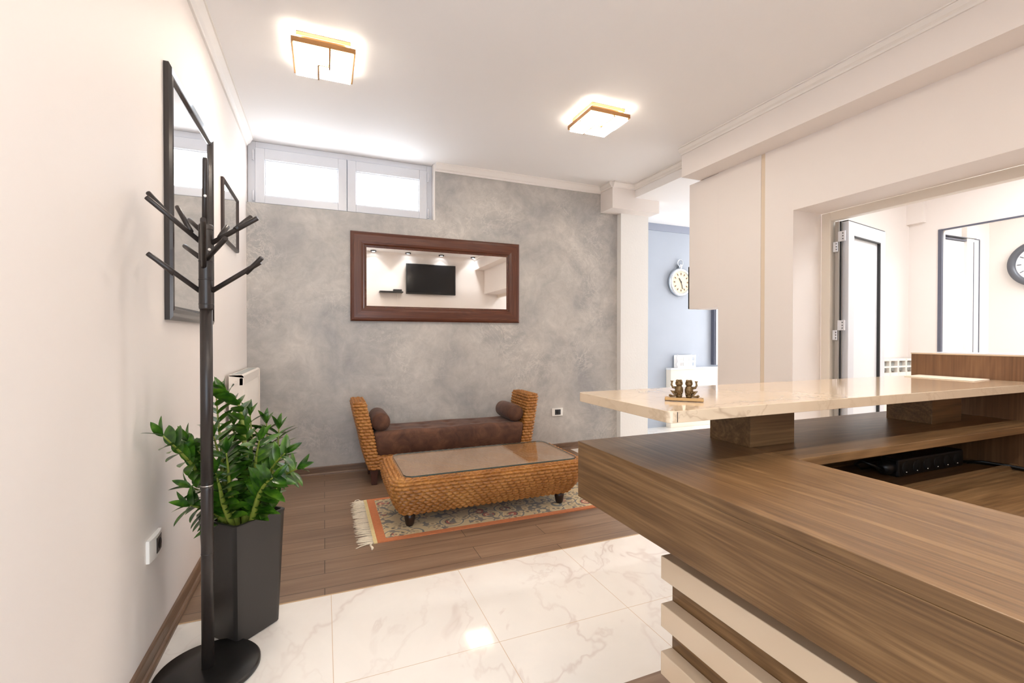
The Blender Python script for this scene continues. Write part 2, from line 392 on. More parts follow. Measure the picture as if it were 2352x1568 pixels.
# rendered reveal of the window opening
struct(MB().box(.972, .986, YB-.001, YB+.12, 2.324, ZC).build('trim_2', M['trim']))
struct(bx('wall_pillar', M['rough_wall'], 3.065, 3.44, 4.292, 4.62, 0, 2.6))
struct(bx('wall_front', M['wall'], .62, XD, YF-.15, YF, 0, ZC))
struct(bx('wall_front', M['wall'], XL, .62, YF-.15, YF, 2.3, ZC))  # header above an unseen opening added to let sky light in
# right wall: two plastered fields with a shallow groove between, then the doorway
rw = MB()
rw.box(XR, XD, 2.566, 2.98, 0, ZC); rw.box(XR+.008, XD, 2.53, 2.566, 0, ZC); rw.box(XR, XD, 2.30, 2.53, 0, ZC)
rw.box(XR, XD, YF, 2.30, 2.117, ZC)
struct(rw.build('wall_right', M['wall']))
struct(bx('trim_13', M['groove'], XR+.003, XR+.009, 2.531, 2.565, 0, 2.61))
# beams at the ceiling
struct(bx('trim_14', M['wall'], 2.916, XR+.1, YF, 3.19, 2.61, ZC))
struct(MB().box(2.844, 3.46, 4.133, 4.6, 2.585, ZC).build('trim_15', M['wall']))
struct(bx('ceiling', M['ceil'], 3.134, XE, 2.98, 4.133, 2.72, ZC-.002))
struct(bx('ceiling', M['ceil'], 3.46, XE, 4.133, YE+.2, 2.72, ZC-.002))
# cornices
def cornice(axis, a, b, wallpos, sgn, z=ZC, h=.072, d=.058):
    p = [(0, 0), (0, -h), (.012, -h), (.016, -h+.012), (.03, -h+.022), (.042, -h+.042), (d-.008, -.016), (d-.008, -.008), (d, -.008), (d, 0)]
    return MB().prism([(wallpos+sgn*q[0], z+q[1]) for q in p], axis, a, b)
struct(cornice('y', YF, YB, XL, 1).build('trim_3', M['trim']))
struct(cornice('x', .986, 2.844, YB, -1).build('trim_4', M['trim']))
struct(cornice('y', YF, 3.19, 2.916, -1, h=.06, d=.045).build('trim_5', M['trim']))
struct(cornice('y', 3.19, 4.133, 3.134, -1, h=.06, d=.045).build('trim_6', M['trim']))
struct(cornice('x', 2.844, 3.134, 4.133, -1, h=.06, d=.045).build('trim_7', M['trim']))
struct(cornice('y', 4.133, YB, 2.844, -1, h=.06, d=.045).build('trim_8', M['trim']))
# skirting with a quarter round at its foot
def skirting(axis, a, b, w, sgn, h=.068):
    p = [(0, 0), (0, h), (.010, h), (.013, h-.006), (.013, .02), (.02, .018), (.026, .01), (.027, 0)]
    return MB().prism([(w+sgn*q[0], q[1]) for q in p], axis, a, b)
struct(skirting('y', YF, 2.16, XL, 1).build('baseboard_left', M['skirt']))
struct(skirting('y', 2.161, YB, XL, 1).build('baseboard_left', M['skirt']))
struct(skirting('x', XL, 3.06, YB, -1).build('baseboard_back', M['skirtx']))
# passage behind the right wall and the pale far wall
struct(bx('wall_far', M['bluegrey'], 2.9, XE+.1, YE, YE+.15, 0, ZC))
struct(bx('shade_band', M['band'], 3.44, XE, YE-.012, YE, 2.625, 2.719))  # thin strip coloured as the shade along the top of the far wall
struct(bx('wall_passage', M['wall'], XE, XE+.15, 2.9, YE+.15, 0, ZC))
# side rooms beyond the doorway
struct(bx('wall_annex', M['wall'], XD, 9.2, 2.95, 2.979, 0, ZC))
XI = 5.79
aw = MB()
aw.box(XI, XI+.12, 2.694, 2.95, 0, ZC); aw.box(XI, XI+.12, YF, 2.694, 2.30, ZC); aw.box(XI, XI+.12, YF, 2.694, 0, 1.057)
struct(aw.build('wall_partition', M['wall']))
struct(bx('trim_10', M['wall'], XI-.05, XI, 2.80, 2.95, 2.40, ZC))
struct(bx('wall_side', M['wall'], 7.4, 7.55, YF, 2.95, 0, ZC))
struct(bx('wall_rear', M['wall'], XD, 9.2, YF-.15, YF, 0, ZC))
struct(bx('ceiling', M['ceil'], XD, 9.2, YF-.15, 2.979, ZC, ZC+.1))

# ------------------------------------------------------------------ high window
w1 = thing('window_1', '', '', (.2, YB+.1, 2.33)); del w1['label']; del w1['category']; struct(w1)
fr = MB()
x0, x1, y0, y1, z0, z1 = -.575, .96, YB+.07, YB+.14, 2.326, 2.858
fr.box(x0-.018, x0+.04, y0, y1, z0, z1); fr.box(x1-.04, .972, y0, y1, z0, z1); fr.box(x0+.04, x1-.04, y0, y1, z1-.05, z1); fr.box(x0+.04, x1-.04, y0, y1, z0, z0+.016)
fr.box(.165, .225, y0+.035, y1, z0+.016, z1-.05)
fr.build('window_frame', M['pvc'], w1, .004)
for a, b_ in ((-.535, .192), (.198, .918)):
    s_ = MB(); z0s, z1s = 2.338, 2.80; w = .072
    ys, ye = YB+.045, YB+.10
    s_.box(a, a+w, ys, ye, z0s, z1s); s_.box(b_-w, b_, ys, ye, z0s, z1s); s_.box(a+w, b_-w, ys, ye, z0s, z0s+w-.006); s_.box(a+w, b_-w, ys, ye, z1s-w-.02, z1s)
    so = s_.build('sash', M['pvc'], w1, .004)
    g = MB(); ga, gb, gz0, gz1 = a+w, b_-w, z0s+w-.006, z1s-w-.02
    for (p, q, rr, t) in ((ga, ga+.008, gz0, gz1), (gb-.008, gb, gz0, gz1), (ga+.008, gb-.008, gz0, gz0+.008), (ga+.008, gb-.008, gz1-.008, gz1)): g.box(p, q, ys+.012, ys+.02, rr, t)
    g.build('glazing_bead', M['pvc'], so)
    bx('pane', M['daylight'], ga+.003, gb-.003, ys+.022, ys+.03, gz0+.003, gz1-.003, so)
for hx in (-.548, .928):
    for hz in (2.70, 2.36):
        MB().tube([(hx, YB+.038, hz), (hx, YB+.038, hz+.075)], .008, 10).tube([(hx, YB+.038, hz-.012), (hx, YB+.038, hz-.001)], .0085, 10).build('window_hinge', M['pvc'], w1)

# ------------------------------------------------------------------ ceiling lamps
def lamp(x, y, label):
    t = thing('ceiling_lamp', label, 'ceiling lamp', (x, y, ZC-.001), 'square glass ceiling lamps')
    bx('base_plate', M['bronze'], x-.14, x+.14, y-.14, y+.14, ZC-.022, ZC-.001, t, .003)
    fm = MB(); a, b_, z = .165, .03, ZC-.078
    for (p, q, m, n) in ((-a, a, -a, -a+.008), (-a, a, a-.008, a), (-a, -a+.008, -a+.008, a-.008), (a-.008, a, -a+.008, a-.008)):
        fm.box(x+p, x+q, y+m, y+n, z+.002, z+.030)
    for sx in (-1, 1):
        for sy in (-1, 1):
            fm.tube([(x+sx*.10, y+sy*.10, z+.015), (x+sx*.10, y+sy*.10, ZC-.02)], .005, 8)
    fm.build('lamp_frame', M['bronze'], t)
    bx('back_pan', M['bronze'], x-.120, x+.120, y-.120, y+.120, z+.020, z+.024, t)
    br = MB(); zb = z-.012
    br.box(x+b_-.004, x+b_+.004, y-a, y+b_, zb, z+.004); 
    br.box(x-b_, x+b_, y-.004, y+.004, zb, z+.004); br.box(x-b_-.004, x-b_+.004, y, y+a, zb, z+.004)
    br.build('divider_bar', M['bronze'], t)
    P = [(-a+.012, b_-.006, -a+.010, -.008), (b_+.006, a-.012, -a+.010, b_-.02), (-b_+.006, a-.012, b_-.01, a-.010), (-a+.012, -b_-.006, .004, a-.010)]
    for i, (p, q, m, n) in enumerate(P):
        bx('glass_pane', M['lampglow'], x+p, x+q, y+m, y+n, z-.008-.005*(i % 2), z+.004-.005*(i % 2), t, .003)
    return t
LY = 2.89
l1 = lamp(.003, LY, 'square bronze and glass ceiling lamp nearer the left wall')
for dx, dy, lab in ((1.885, .04, 'square glass ceiling lamp beside the ceiling beam, above the coffee table'), (.50, -2.57, 'added square glass ceiling lamp, out of view between left wall and reception desk'), (1.50, -1.98, 'added square glass ceiling lamp, out of view above the reception desk')):  # last two lamps are added out of view to brighten the room
    c = copy_tree(l1, (dx, dy, 0)); c['label'] = lab

# downlights over the front wall and what hangs on it (seen in the wall mirror)
def downlight(x, label):
    t = thing('downlight', label, 'downlight', (x, YF+.09, ZC-.001), 'round downlights above the television')
    MB().lathe((x, YF+.09, ZC-.001), [(.0, 0), (.055, 0), (.055, -.02), (.042, -.026), (.03, -.02)], n=24).build('rim', M['steel'], t)
    MB().lathe((x, YF+.09, ZC-.019), [(.0, 0), (.03, 0)], n=20).build('bulb', M['led'], t)
    return t
d0 = downlight(.873, 'round downlight reflected at the far left of the wall mirror')
for x, lab in ((1.525, 'round downlight reflected just above television left corner'), (2.187, 'round downlight reflected above the middle of television'), (2.859, 'round downlight reflected right of the television')):
    c = copy_tree(d0, (x-.873, 0, 0)); c['label'] = lab
for x in (.873, 1.525, 2.187, 2.859):
    sp = bpy.data.lights.new('downlight_beam', 'SPOT'); sp.energy = 34; sp.spot_size = 1.9; sp.spot_blend = .8; sp.color = (.95, .97, 1); sp.shadow_soft_size = .03
    so = bpy.data.objects.new('downlight_beam', sp); COL.objects.link(so); so.location = (x, YF+.09, ZC-.05)
tv = thing('television', 'black flat television on the white wall, reflected in the wall mirror', 'television', (1.99, YF, 2.05))
bx('case', M['tvcase'], 1.49, 2.485, YF+.03, YF+.075, 2.06, 2.66, tv, .006)
bx('screen', M['screen'], 1.51, 2.465, YF+.074, YF+.078, 2.09, 2.645, tv)
bx('wall_bracket', M['steel'], 1.85, 2.13, YF+.0005, YF+.032, 2.25, 2.5, tv)
tag(bx('wall_shelf', M['tvcase'], .98, 1.42, YF, YF+.16, 2.07, 2.095, None, .003), 'small black shelf on the wall, reflected left of the television', 'shelf')
tag(bx('set_top_box', M['blackplastic'], 1.24, 1.40, YF+.03, YF+.13, 2.0955, 2.135, None, .004), 'small black box standing on the reflected black shelf', 'set-top box')
tag(MB().box(1.32, 1.34, YF, YF+.012, 1.2, 2.069).build('cable_duct', M['trim']), 'pale cable duct running down the wall below the black shelf', 'cable duct')
sc_ = thing('security_camera', 'small white security camera in the corner, reflected right of the downlights', 'security camera', (3.0, YF, 2.72))
MB().tube([(3.0, YF, 2.72), (3.0, YF+.05, 2.72)], .03, 14).build('mount', M['plate'], sc_)
MB().tube([(3.0, YF+.05, 2.71), (2.97, YF+.12, 2.68)], [.03, .033], 16).build('body', M['plate'], sc_)
MB().tube([(2.971, YF+.118, 2.681), (2.968, YF+.125, 2.678)], .02, 14).build('lens', M['screen'], sc_)

# ------------------------------------------------------------------ wall mirror in the wide mahogany frame
mx0, mx1, mz0, mz1 = .218, 1.853, 1.350, 2.154
wm = thing('wall_mirror', 'large rectangular mirror in a wide mahogany frame on the grey wall', 'mirror', ((mx0+mx1)/2, YB, mz0))
def frame_side(poly_pts, name, mat):
    """four mitred lengths: profile from outer edge to inner edge"""
    prof = [(0, 0), (0, .022), (.012, .032), (.03, .036), (.09, .034), (.108, .030), (.118, .022), (.118, .016), (.138, .012), (.138, 0)]
    def corner(d, i): # inset d, corner index
        return [(mx0+d, mz0+d), (mx1-d, mz0+d), (mx1-d, mz1-d), (mx0+d, mz1-d)][i]
    out = []
    for i, mt in ((0, M['mframe']), (1, M['mframez']), (2, M['mframe']), (3, M['mframez'])):
        j = (i+1) % 4
        A = [(corner(d, i)[0], YB-h, corner(d, i)[1]) for d, h in prof]; B = [(corner(d, j)[0], YB-h, corner(d, j)[1]) for d, h in prof]
        mb = MB().grid([A, B], False, 0, False); n = len(prof)
        mb.f += [list(range(n)), list(range(n, 2*n))[::-1]]; mb.mi += [0, 0]; mb.sm += [False, False]
        out.append(mb.build('frame_rail', mt, wm))
    return out
frame_side(None, None, None)
bx('mirror_glass', M['mirror'], mx0+.13, mx1-.13, YB-.012, YB-.006, mz0+.13, mz1-.13, wm)
nx, nz = 17, 7
spots = [(mx0+.129+(mx1-mx0-.258)*i/(nx-1), z) for i in range(nx) for z in (mz0+.129, mz1-.129)]
spots += [(x, mz0+.129+(mz1-mz0-.258)*i/nz) for i in range(1, nz) for x in (mx0+.129, mx1-.129)]
s0 = MB().sphere((0, 0, 0), (.005, .004, .005), 5).build('stud', M['brass'])
for i, (x, z) in enumerate(spots):
    q = s0 if i == 0 else s0.copy()
    if i: COL.objects.link(q)
    q.parent = wm; q.location = Vector((x, YB-.015, z))-wm.location
    q['label'] = 'small brass stud beside the glass'

# ------------------------------------------------------------------ frames on the left wall
def side_frame(name, label, cat, y0, y1, z0, z1, w, d, fm, gm, gname, d2=.0):
    t = thing(name, label, cat, (XL, (y0+y1)/2, z0))
    mb = MB()
    prof = [(0, 0), (0, d*.7), (w*.25, d), (w*.5, d*.75), (w*.75, d*.9), (w, d*.45), (w, 0)]
    C = lambda q, i: [(y0+q, z0+q), (y1-q, z0+q), (y1-q, z1-q), (y0+q, z1-q)][i]
    for i in range(4):
        j = (i+1) % 4
        A = [(XL+h, *C(q, i)) for q, h in prof]; B = [(XL+h, *C(q, j)) for q, h in prof]
        mb.grid([A, B], False, 0, False)
    mb.build('frame', fm, t)
    bx(gname, gm, XL+d2+.002, XL+d2+.006, y0+w*.9, y1-w*.9, z0+w*.9, z1-w*.9, t)
    return t
side_frame('tall_mirror', 'tall mirror in a glossy black frame on the left white wall', 'mirror', 2.243, 3.03, 1.272, 2.311, .06, .026, M['blackframe'], M['mirror'], 'mirror_glass', .006)
side_frame('small_mirror', 'small square mirror in a thin dark frame near the rear corner', 'mirror', 3.345, 3.888, 1.818, 2.205, .024, .02, M['darkframe'], M['mirror'], 'mirror_glass', .004)

# ------------------------------------------------------------------ wall sockets
def socket(label, axis, c, w=.125, h=.085):
    """plate of three modules; axis 'x' = on the left wall, 'y' = on the rear wall"""
    t = thing('wall_socket', label, 'socket', c)
    def P(u, d, v):  # along wall, out of wall, up
        return (c[0]+d, c[1]+u, c[2]+v) if axis == 'x' else (c[0]+u, c[1]-d, c[2]+v)
    rows = []
    for i in range(9):
        u_ = -w/2 + w*i/8; bulge = .011+.006*(1-(2*i/8-1)**2)
        rows.append([P(u_, 0, -h/2), P(u_, bulge, -h/2), P(u_, bulge, h/2), P(u_, 0, h/2)])
    mb = MB().grid(rows, True, 0, False); mb.f += [[0, 1, 2, 3], [35, 34, 33, 32]]; mb.mi += [0, 0]; mb.sm += [False, False]
    mb.build('cover_plate', M['plate'], t, .0015)
    a0, a1 = (-.012, .052) if axis == 'x' else (-.032, .036)
    ins = MB(); rows = []
    for i in range(7):
        u_ = a0+(a1-a0)*i/6; bulge = .0125+.006*(1-(2*(u_+w/2)/w-1)**2)
        rows.append([P(u_, bulge-.004, -.028), P(u_, bulge, -.028), P(u_, bulge, .028), P(u_, bulge-.004, .028)])
    ins.grid(rows, True, 0, False); ins.f += [[0, 1, 2, 3], [27, 26, 25, 24]]; ins.mi += [0, 0]; ins.sm += [False, False]
    ins.build('socket_insert', M['insert'], t)
    cc = P((a0+a1)/2, .0175, 0); out = (1, 0, 0) if axis == 'x' else (0, -1, 0)
    MB().lathe(cc, [(.0, .0016), (.019, .0016), (.021, 0), (.021, -.004)], out, 20).build('socket_well', M['hole'], t)
    return t
socket('white wall socket with black insert on the left wall behind the coat rack', 'x', (XL, 2.085, .425), .135, .082)
socket('white wall socket with dark insert on the grey wall right of the bench', 'y', (2.303, YB, .407), .128, .082)

# ------------------------------------------------------------------ panel radiator in the rear left corner
pr = thing('panel_radiator', 'white panel radiator on the left wall behind the potted plant', 'radiator', (-.54, 3.86, .35))
ry0, ry1, rz0, rz1 = 3.455, 4.27, .36, .955
bx('convector_body', M['rad'], -.565, -.515, ry0+.02, ry1-.02, rz0, rz1-.03, pr)
pf = MB(); n = 22
for k in range(n):
    ya = ry0+.03+(ry1-ry0-.06)*k/n; yb_ = ya+(ry1-ry0-.06)/n
    pf.prism([(-.515, ya), (-.500, ya+.003), (-.494, ya+.010), (-.494, yb_-.010), (-.500, yb_-.003), (-.515, yb_)], 'z', rz0+.02, rz1-.05)
pf.box(-.515, -.493, ry0, ry1, rz1-.07, rz1-.02); pf.box(-.515, -.493, ry0, ry1, rz0, rz0+.03)
pf.build('front_panel', M['rad'], pr, .002)
for yy in (ry0, ry1-.008): MB().prism([(-.575, rz0), (-.488, rz0), (-.488, rz1-.01), (-.5, rz1), (-.575, rz1)], 'y', yy, yy+.008).build('side_cover', M['rad'], pr, .002)
gr = MB()
gr.prism([(-.575, rz1), (-.502, rz1), (-.490, rz1-.008), (-.490, rz1-.02), (-.575, rz1-.006)], 'y', ry0, ry1)
gr.build('top_grille', M['rad'], pr)
gs = MB()
for k in range(26):
    yy = ry0+.03+(ry1-ry0-.06)*k/26
    gs.box(-.565, -.505, yy, yy+.012, rz1, rz1+.0012)
gs.build('grille_slot', M['slot'], pr)
MB().tube([(-.535, ry0-.004, rz1-.05), (-.535, ry0-.022, rz1-.05)], .010, 12).build('bleed_plug', M['rad'], pr)
for yy in (3.6, 4.1): bx('wall_bracket', M['rad'], XL, -.56, yy, yy+.03, .5, .9, pr)

# ------------------------------------------------------------------ seagrass weave bodies
def rrect(cx, cy, hx, hy, r, n):
    """n points at equal arc length round a rounded rectangle, with cumulative length"""
    r = min(r, hx-.001, hy-.001); seg = []
    pts = []; q = 14
    for (sx, sy, a0) in ((1, 1, 0), (-1, 1, 90), (-1, -1, 180), (1, -1, 270)):
        for k in range(q+1):
            a = math.radians(a0+90*k/q); pts.append((cx+sx*(hx-r)+r*math.cos(a), cy+sy*(hy-r)+r*math.sin(a)))
    pts.append(pts[0]); d = [0]
    for i in range(1, len(pts)): d.append(d[-1]+math.dist(pts[i], pts[i-1]))
    out = []; j = 0; T = d[-1]
    for i in range(n):
        s_ = T*i/n
        while d[j+1] < s_: j += 1
        t = (s_-d[j])/max(d[j+1]-d[j], 1e-9)
        out.append((pts[j][0]+(pts[j+1][0]-pts[j][0])*t, pts[j][1]+(pts[j+1][1]-pts[j][1])*t))
    return out, T
def weave_h(uu, vv, pitch, length):
    row = math.floor(vv/pitch); t = vv/pitch-row
    s_ = uu/length+.5*(row % 2)+.12*(t-.5)+.07*math.sin(row*2.7)
    s_ -= math.floor(s_)
    a = math.sin(PI*t)**.65; b_ = math.sin(PI*s_)**.6
    return a*(.22+.78*b_)
def weave_body(name, layers, N_, mat, parent, pitch=.026, length=.050, amp=.0165):
    """layers: (cx, cy, cz, hx, hy, r, v) cross sections from bottom to top centre"""
    base = []
    for (cx, cy, cz, hx, hy, r_, v) in layers:
        p, T = rrect(cx, cy, hx, hy, r_, N_); base.append([Vector((a, b_, cz)) for a, b_ in p])
    Tmax = max(rrect(l[0], l[1], l[3], l[4], l[5], 8)[1] for l in layers)
    nu = round(Tmax/length); lu = Tmax/nu
    rows = []
    m = len(base)
    for i in range(m):
        row = []
        for k in range(N_):
            du = base[i][(k+1) % N_]-base[i][k-1]; dv = base[min(i+1, m-1)][k]-base[max(i-1, 0)][k]
            nrm = du.cross(dv)
            nrm = nrm.normalized() if nrm.length > 1e-9 else Vector((0, 0, 1))
            h = weave_h(Tmax*k/N_, layers[i][6], pitch, lu)
            row.append(base[i][k]+nrm*amp*(h-.6))
        rows.append(row)
    mb = MB().grid(rows, True, 0, True)
    mb.f += [list(range(N_))[::-1]]; mb.mi.append(0); mb.sm.append(False)
    o = len(mb.v)-N_
    mb.f += [[o+k for k in range(N_)]]; mb.mi.append(0); mb.sm.append(False)
    return mb.build(name, mat, parent)
def resample(ctrl, step):
    """ctrl sections (cx,cy,cz,hx,hy,r) -> fine sections with a running length v, Catmull-Rom smoothed"""
    def cr(a, b_, c, d, t): return .5*((2*b_)+(-a+c)*t+(2*a-5*b_+4*c-d)*t*t+(-a+3*b_-3*c+d)*t**3)
    out = []; v = 0; prev = None
    for i in range(len(ctrl)-1):
        P0, P1, P2, P3 = ctrl[max(i-1, 0)], ctrl[i], ctrl[i+1], ctrl[min(i+2, len(ctrl)-1)]
        d = max(abs(P2[2]-P1[2]), 0)+max(abs(P2[3]-P1[3]), abs(P2[4]-P1[4])); k = max(2, round(d/step))
        for j in range(k+(1 if i == len(ctrl)-2 else 0)):
            t = j/k; q = tuple(cr(P0[a], P1[a], P2[a], P3[a], t) for a in range(6))
            if prev is not None: v += math.hypot(q[2]-prev[2], max(abs(q[3]-prev[3]), abs(q[4]-prev[4])))
            prev = q; out.append(q+(v,))
    return out

# coffee table
RUGZ = .010
tx, ty = 1.035, 3.075
ct = thing('coffee_table', 'low seagrass coffee table with a glass top standing on the patterned rug', 'coffee table', (tx, ty, RUGZ))
ctrl = [(tx, ty, .094, .585, .185, .04), (tx, ty, .104, .600, .200, .05), (tx, ty, .16, .635, .245, .06), (tx, ty, .22, .660, .285, .07), (tx, ty, .28, .672, .315, .08),
        (tx, ty, .322, .668, .322, .08), (tx, ty, .343, .650, .312, .07), (tx, ty, .350, .625, .296, .06), (tx, ty, .350, .58, .26, .05)]
weave_body('woven_body', resample(ctrl, .0035), 900, M['wicker'], ct)
MB().prism(rrect(tx, ty, .60, .275, .05, 80)[0], 'z', .345, .3535).build('woven_top', M['raffia'], ct)['label'] = 'fine light brown raffia panel under the glass'
gp = rrect(tx+.008, ty, .598, .290, .055, 96)[0]
gl = MB(); n = len(gp); gz0, gz1 = .3565, .3645
gl.add([(p[0], p[1], gz1) for p in gp], [list(range(n))], 0); gl.add([(p[0], p[1], gz0) for p in gp], [list(range(n))[::-1]], 0)
gl.add([(p[0], p[1], gz0) for p in gp]+[(p[0], p[1], gz1) for p in gp], [(i, (i+1) % n, n+(i+1) % n, n+i) for i in range(n)], 1, True)
gl.build('glass_top', [M['tglass'], M['gedge']], ct)
for sx in (-1, 1):
    for sy in (-1, 1):
        MB().lathe((tx+sx*.535, ty+sy*.137, RUGZ), [(0, 0), (.022, 0), (.027, .012), (.034, .05), (.036, .085), (0, .085)], n=20).build('foot', M['darkwood'], ct)

# bench
bn = thing('woven_bench', 'backless seagrass bench with raised ends and a brown cushion against grey wall', 'bench', (1.04, 4.07, 0))
def arm(x_bot, x_top, name):
    c = []
    yb0, yb1 = 3.862, 4.268; cy, hy = (yb0+yb1)/2, (yb1-yb0)/2
    for z, k in ((.128, 0), (.135, .02), (.25, .3), (.40, .55), (.52, .78), (.62, .95), (.655, .99)):
        c.append((x_bot+(x_top-x_bot)*k, cy, z, .055 if z > .13 else .048, hy if z > .13 else hy-.008, .025))
    c.append((x_top, cy, .672, .048, hy-.006, .022)); c.append((x_top, cy, .676, .03, hy-.025, .012)); c.append((x_top, cy, .676, .006, hy-.05, .003))
    return weave_body('end_panel', resample(c, .004), 300, M['wicker'], bn, .026, .048, .0155)
arm(.388, .262, 'l'); arm(1.702, 1.795, 'r')
weave_body('woven_base', resample([(1.045, 4.065, .130, .66, .185, .02), (1.045, 4.065, .14, .67, .195, .03), (1.045, 4.065, .225, .665, .195, .03), (1.045, 4.065, .235, .65, .185, .02)], .005), 420, M['wicker'], bn)
# cushion: soft box, slightly tufted top
cu = MB(); nxc, nyc = 60, 20; cx0, cx1, cy0, cy1, cz0, cz1 = .372, 1.705, 3.868, 4.262, .232, .425
rows = []
prof = [(.012, cz0), (0, cz0+.012), (0, cz0+.09), (.0, cz1-.03), (.008, cz1-.009), (.028, cz1)]
for ins, z in prof:
    p, _ = rrect((cx0+cx1)/2, (cy0+cy1)/2, (cx1-cx0)/2-ins, (cy1-cy0)/2-ins, .02, 240)
    rows.append([(a-.03*((a-(cx0+cx1)/2)/((cx1-cx0)/2))*(cz1-z)/(cz1-cz0), b_, z) for a, b_ in p])
cu.grid(rows, True); o = len(cu.v)-240
cu.f.append([k for k in range(240)][::-1]); cu.mi.append(0); cu.sm.append(False)
def top_z(x, y):
    d = 0
    for i in range(5):
        for j in range(2):
            bxp, byp = .58+.23*i, 3.98+.16*j
            d += .010*math.exp(-((x-bxp)**2+(y-byp)**2)/.0018)
    return cz1+.004-d+.003*math.sin(x*9+y*7)
tr = []
for j in range(41):
    y = cy0+.028+(cy1-cy0-.056)*j/40
    tr.append([(cx0+.028+(cx1-cx0-.056)*i/120, y, top_z(cx0+.028+(cx1-cx0-.056)*i/120, y) if 0 < i < 120 and 0 < j < 40 else cz1) for i in range(121)])
cu.grid(tr, False)
cu.build('cushion', M['suede'], bn)
for x, y in ((.375, 3.90), (1.715, 3.90), (.375, 4.22), (1.715, 4.22)):
    MB().add([(x+a*.022, y+b_*.022, 0) for a, b_ in ((-1, -1), (1, -1), (1, 1), (-1, 1))]+[(x+a*.032, y+b_*.032, .135) for a, b_ in ((-1, -1), (1, -1), (1, 1), (-1, 1))],
             [(3, 2, 1, 0), (4, 5, 6, 7), (0, 1, 5, 4), (1, 2, 6, 5), (2, 3, 7, 6), (3, 0, 4, 7)]).build('leg', M['redwood'], bn, .003)
def bolster(label, x, y0, y1, x2=None):
    x2 = x if x2 is None else x2
    d = Vector((x2-x, y1-y0, 0)); Ln = d.length; R_ = .076
    prof = [(0, 0), (.035, -.001), (.058, .003), (.070, .014), (R_, .034), (R_+.002, Ln*.5), (R_, Ln-.034), (.070, Ln-.014), (.058, Ln-.003), (.035, Ln+.001), (0, Ln)]
    t = thing('bolster_cushion', label, 'cushion', (x, (y0+y1)/2, .424), 'bolsters on the bench')
    MB().lathe((x, y0, .428+R_), prof, d, 36).build('bolster_body', M['suede'], t)
    for h in (.014, Ln-.014):
        MB().lathe((x, y0, .428+R_), [(.068, h-.004), (.0735, h-.002), (.0735, h+.002), (.068, h+.004)], d, 36).build('piping', M['suede'], t)
bolster('brown bolster cushion at the left end of the bench', .432, 3.89, 4.25)
bolster('brown bolster cushion at the right end of the bench', 1.632, 3.89, 4.25)

# ------------------------------------------------------------------ rug
rg = thing('fringed_rug', 'oriental rug with orange border and cream fringe under the coffee table', 'rug', (1.15, 3.15, 0))
rx0, rx1, ry0_, ry1_ = .285, 2.02, 2.768, 3.528
def rug_z(x, y): return .0065+.0012*math.sin(x*5+1)*math.sin(y*7)
def rug_patch(x0, x1, y0, y1, name, mat, up=0):
    nx_, ny_ = max(2, int((x1-x0)/.03)), max(2, int((y1-y0)/.03))
    sk = lambda x, y: x-.006*(y-ry0_)*0
    top = [[(x0+(x1-x0)*i/nx_, y0+(y1-y0)*j/ny_, rug_z(x0+(x1-x0)*i/nx_, y0+(y1-y0)*j/ny_)+up) for i in range(nx_+1)] for j in range(ny_+1)]
    mb = MB().grid(top, False)
    ring = [top[0][i] for i in range(nx_+1)]+[top[j][nx_] for j in range(1, ny_+1)]+[top[ny_][i] for i in range(nx_-1, -1, -1)]+[top[j][0] for j in range(ny_-1, 0, -1)]
    k = len(ring); mb.add(ring+[(p[0], p[1], .0005) for p in ring], [(i, (i+1) % k, k+(i+1) % k, k+i) for i in range(k)])
    return mb.build(name, mat, rg)
bw = .052
rug_patch(rx0+bw, rx1-bw, ry0_+bw*.75, ry1_-bw*.75, 'patterned_field', M['rug'], .0004)
rb = MB()
for (a, b_, c, d) in ((rx0, rx1, ry0_, ry0_+bw*.75), (rx0, rx1, ry1_-bw*.75, ry1_), (rx0, rx0+bw, ry0_+bw*.75, ry1_-bw*.75), (rx1-bw, rx1, ry0_+bw*.75, ry1_-bw*.75)):
    rb.box(a, b_, c, d, .0005, .0072)
rb.build('orange_border', M['rugborder'], rg)
for xa, xb, s in ((rx0-.022, rx0, -1), (rx1, rx1+.022, 1)):
    bx('cream_band', M['rugband'], xa, xb, ry0_, ry1_, .0005, .0065, rg)
    fm = MB(); yy = ry0_+.004; x_e = xa if s < 0 else xb
    while yy < ry1_:
        Ln = random.uniform(.07, .098); dy = random.uniform(-.012, .012); r_ = random.uniform(.0018, .0028)
        z_ = random.uniform(.003, .005)
        fm.tube([(x_e-s*.003, yy, z_), (x_e+s*Ln*.35, yy+dy*.2, z_+.001), (x_e+s*Ln*.7, yy+dy*.7, z_), (x_e+s*Ln, yy+dy, .0028)], [r_, r_, r_*.9, r_*.5], 5)
        yy += random.uniform(.0040, .0056) if random.random() > .06 else .011
    if s < 0:
        fm.tube([(x_e, ry0_+.004, .004), (x_e-.02, ry0_-.02, .005), (x_e-.012, ry0_-.06, .004), (x_e-.016, ry0_-.075, .003)], [.004, .006, .008, .004], 6)
        fm.tube([(x_e-.03, ry0_+.006, .004), (x_e-.07, ry0_-.012, .004), (x_e-.10, ry0_-.03, .003)], [.003, .003, .002], 6)
        fm.tube([(x_e-.02, ry1_, .004), (x_e-.035, ry1_+.03, .004), (x_e-.055, ry1_+.02, .004), (x_e-.06, ry1_+.002, .003)], [.003, .003, .003, .002], 6)
    o = fm.build('fringe', M['fringe'], rg); o['kind'] = 'stuff'

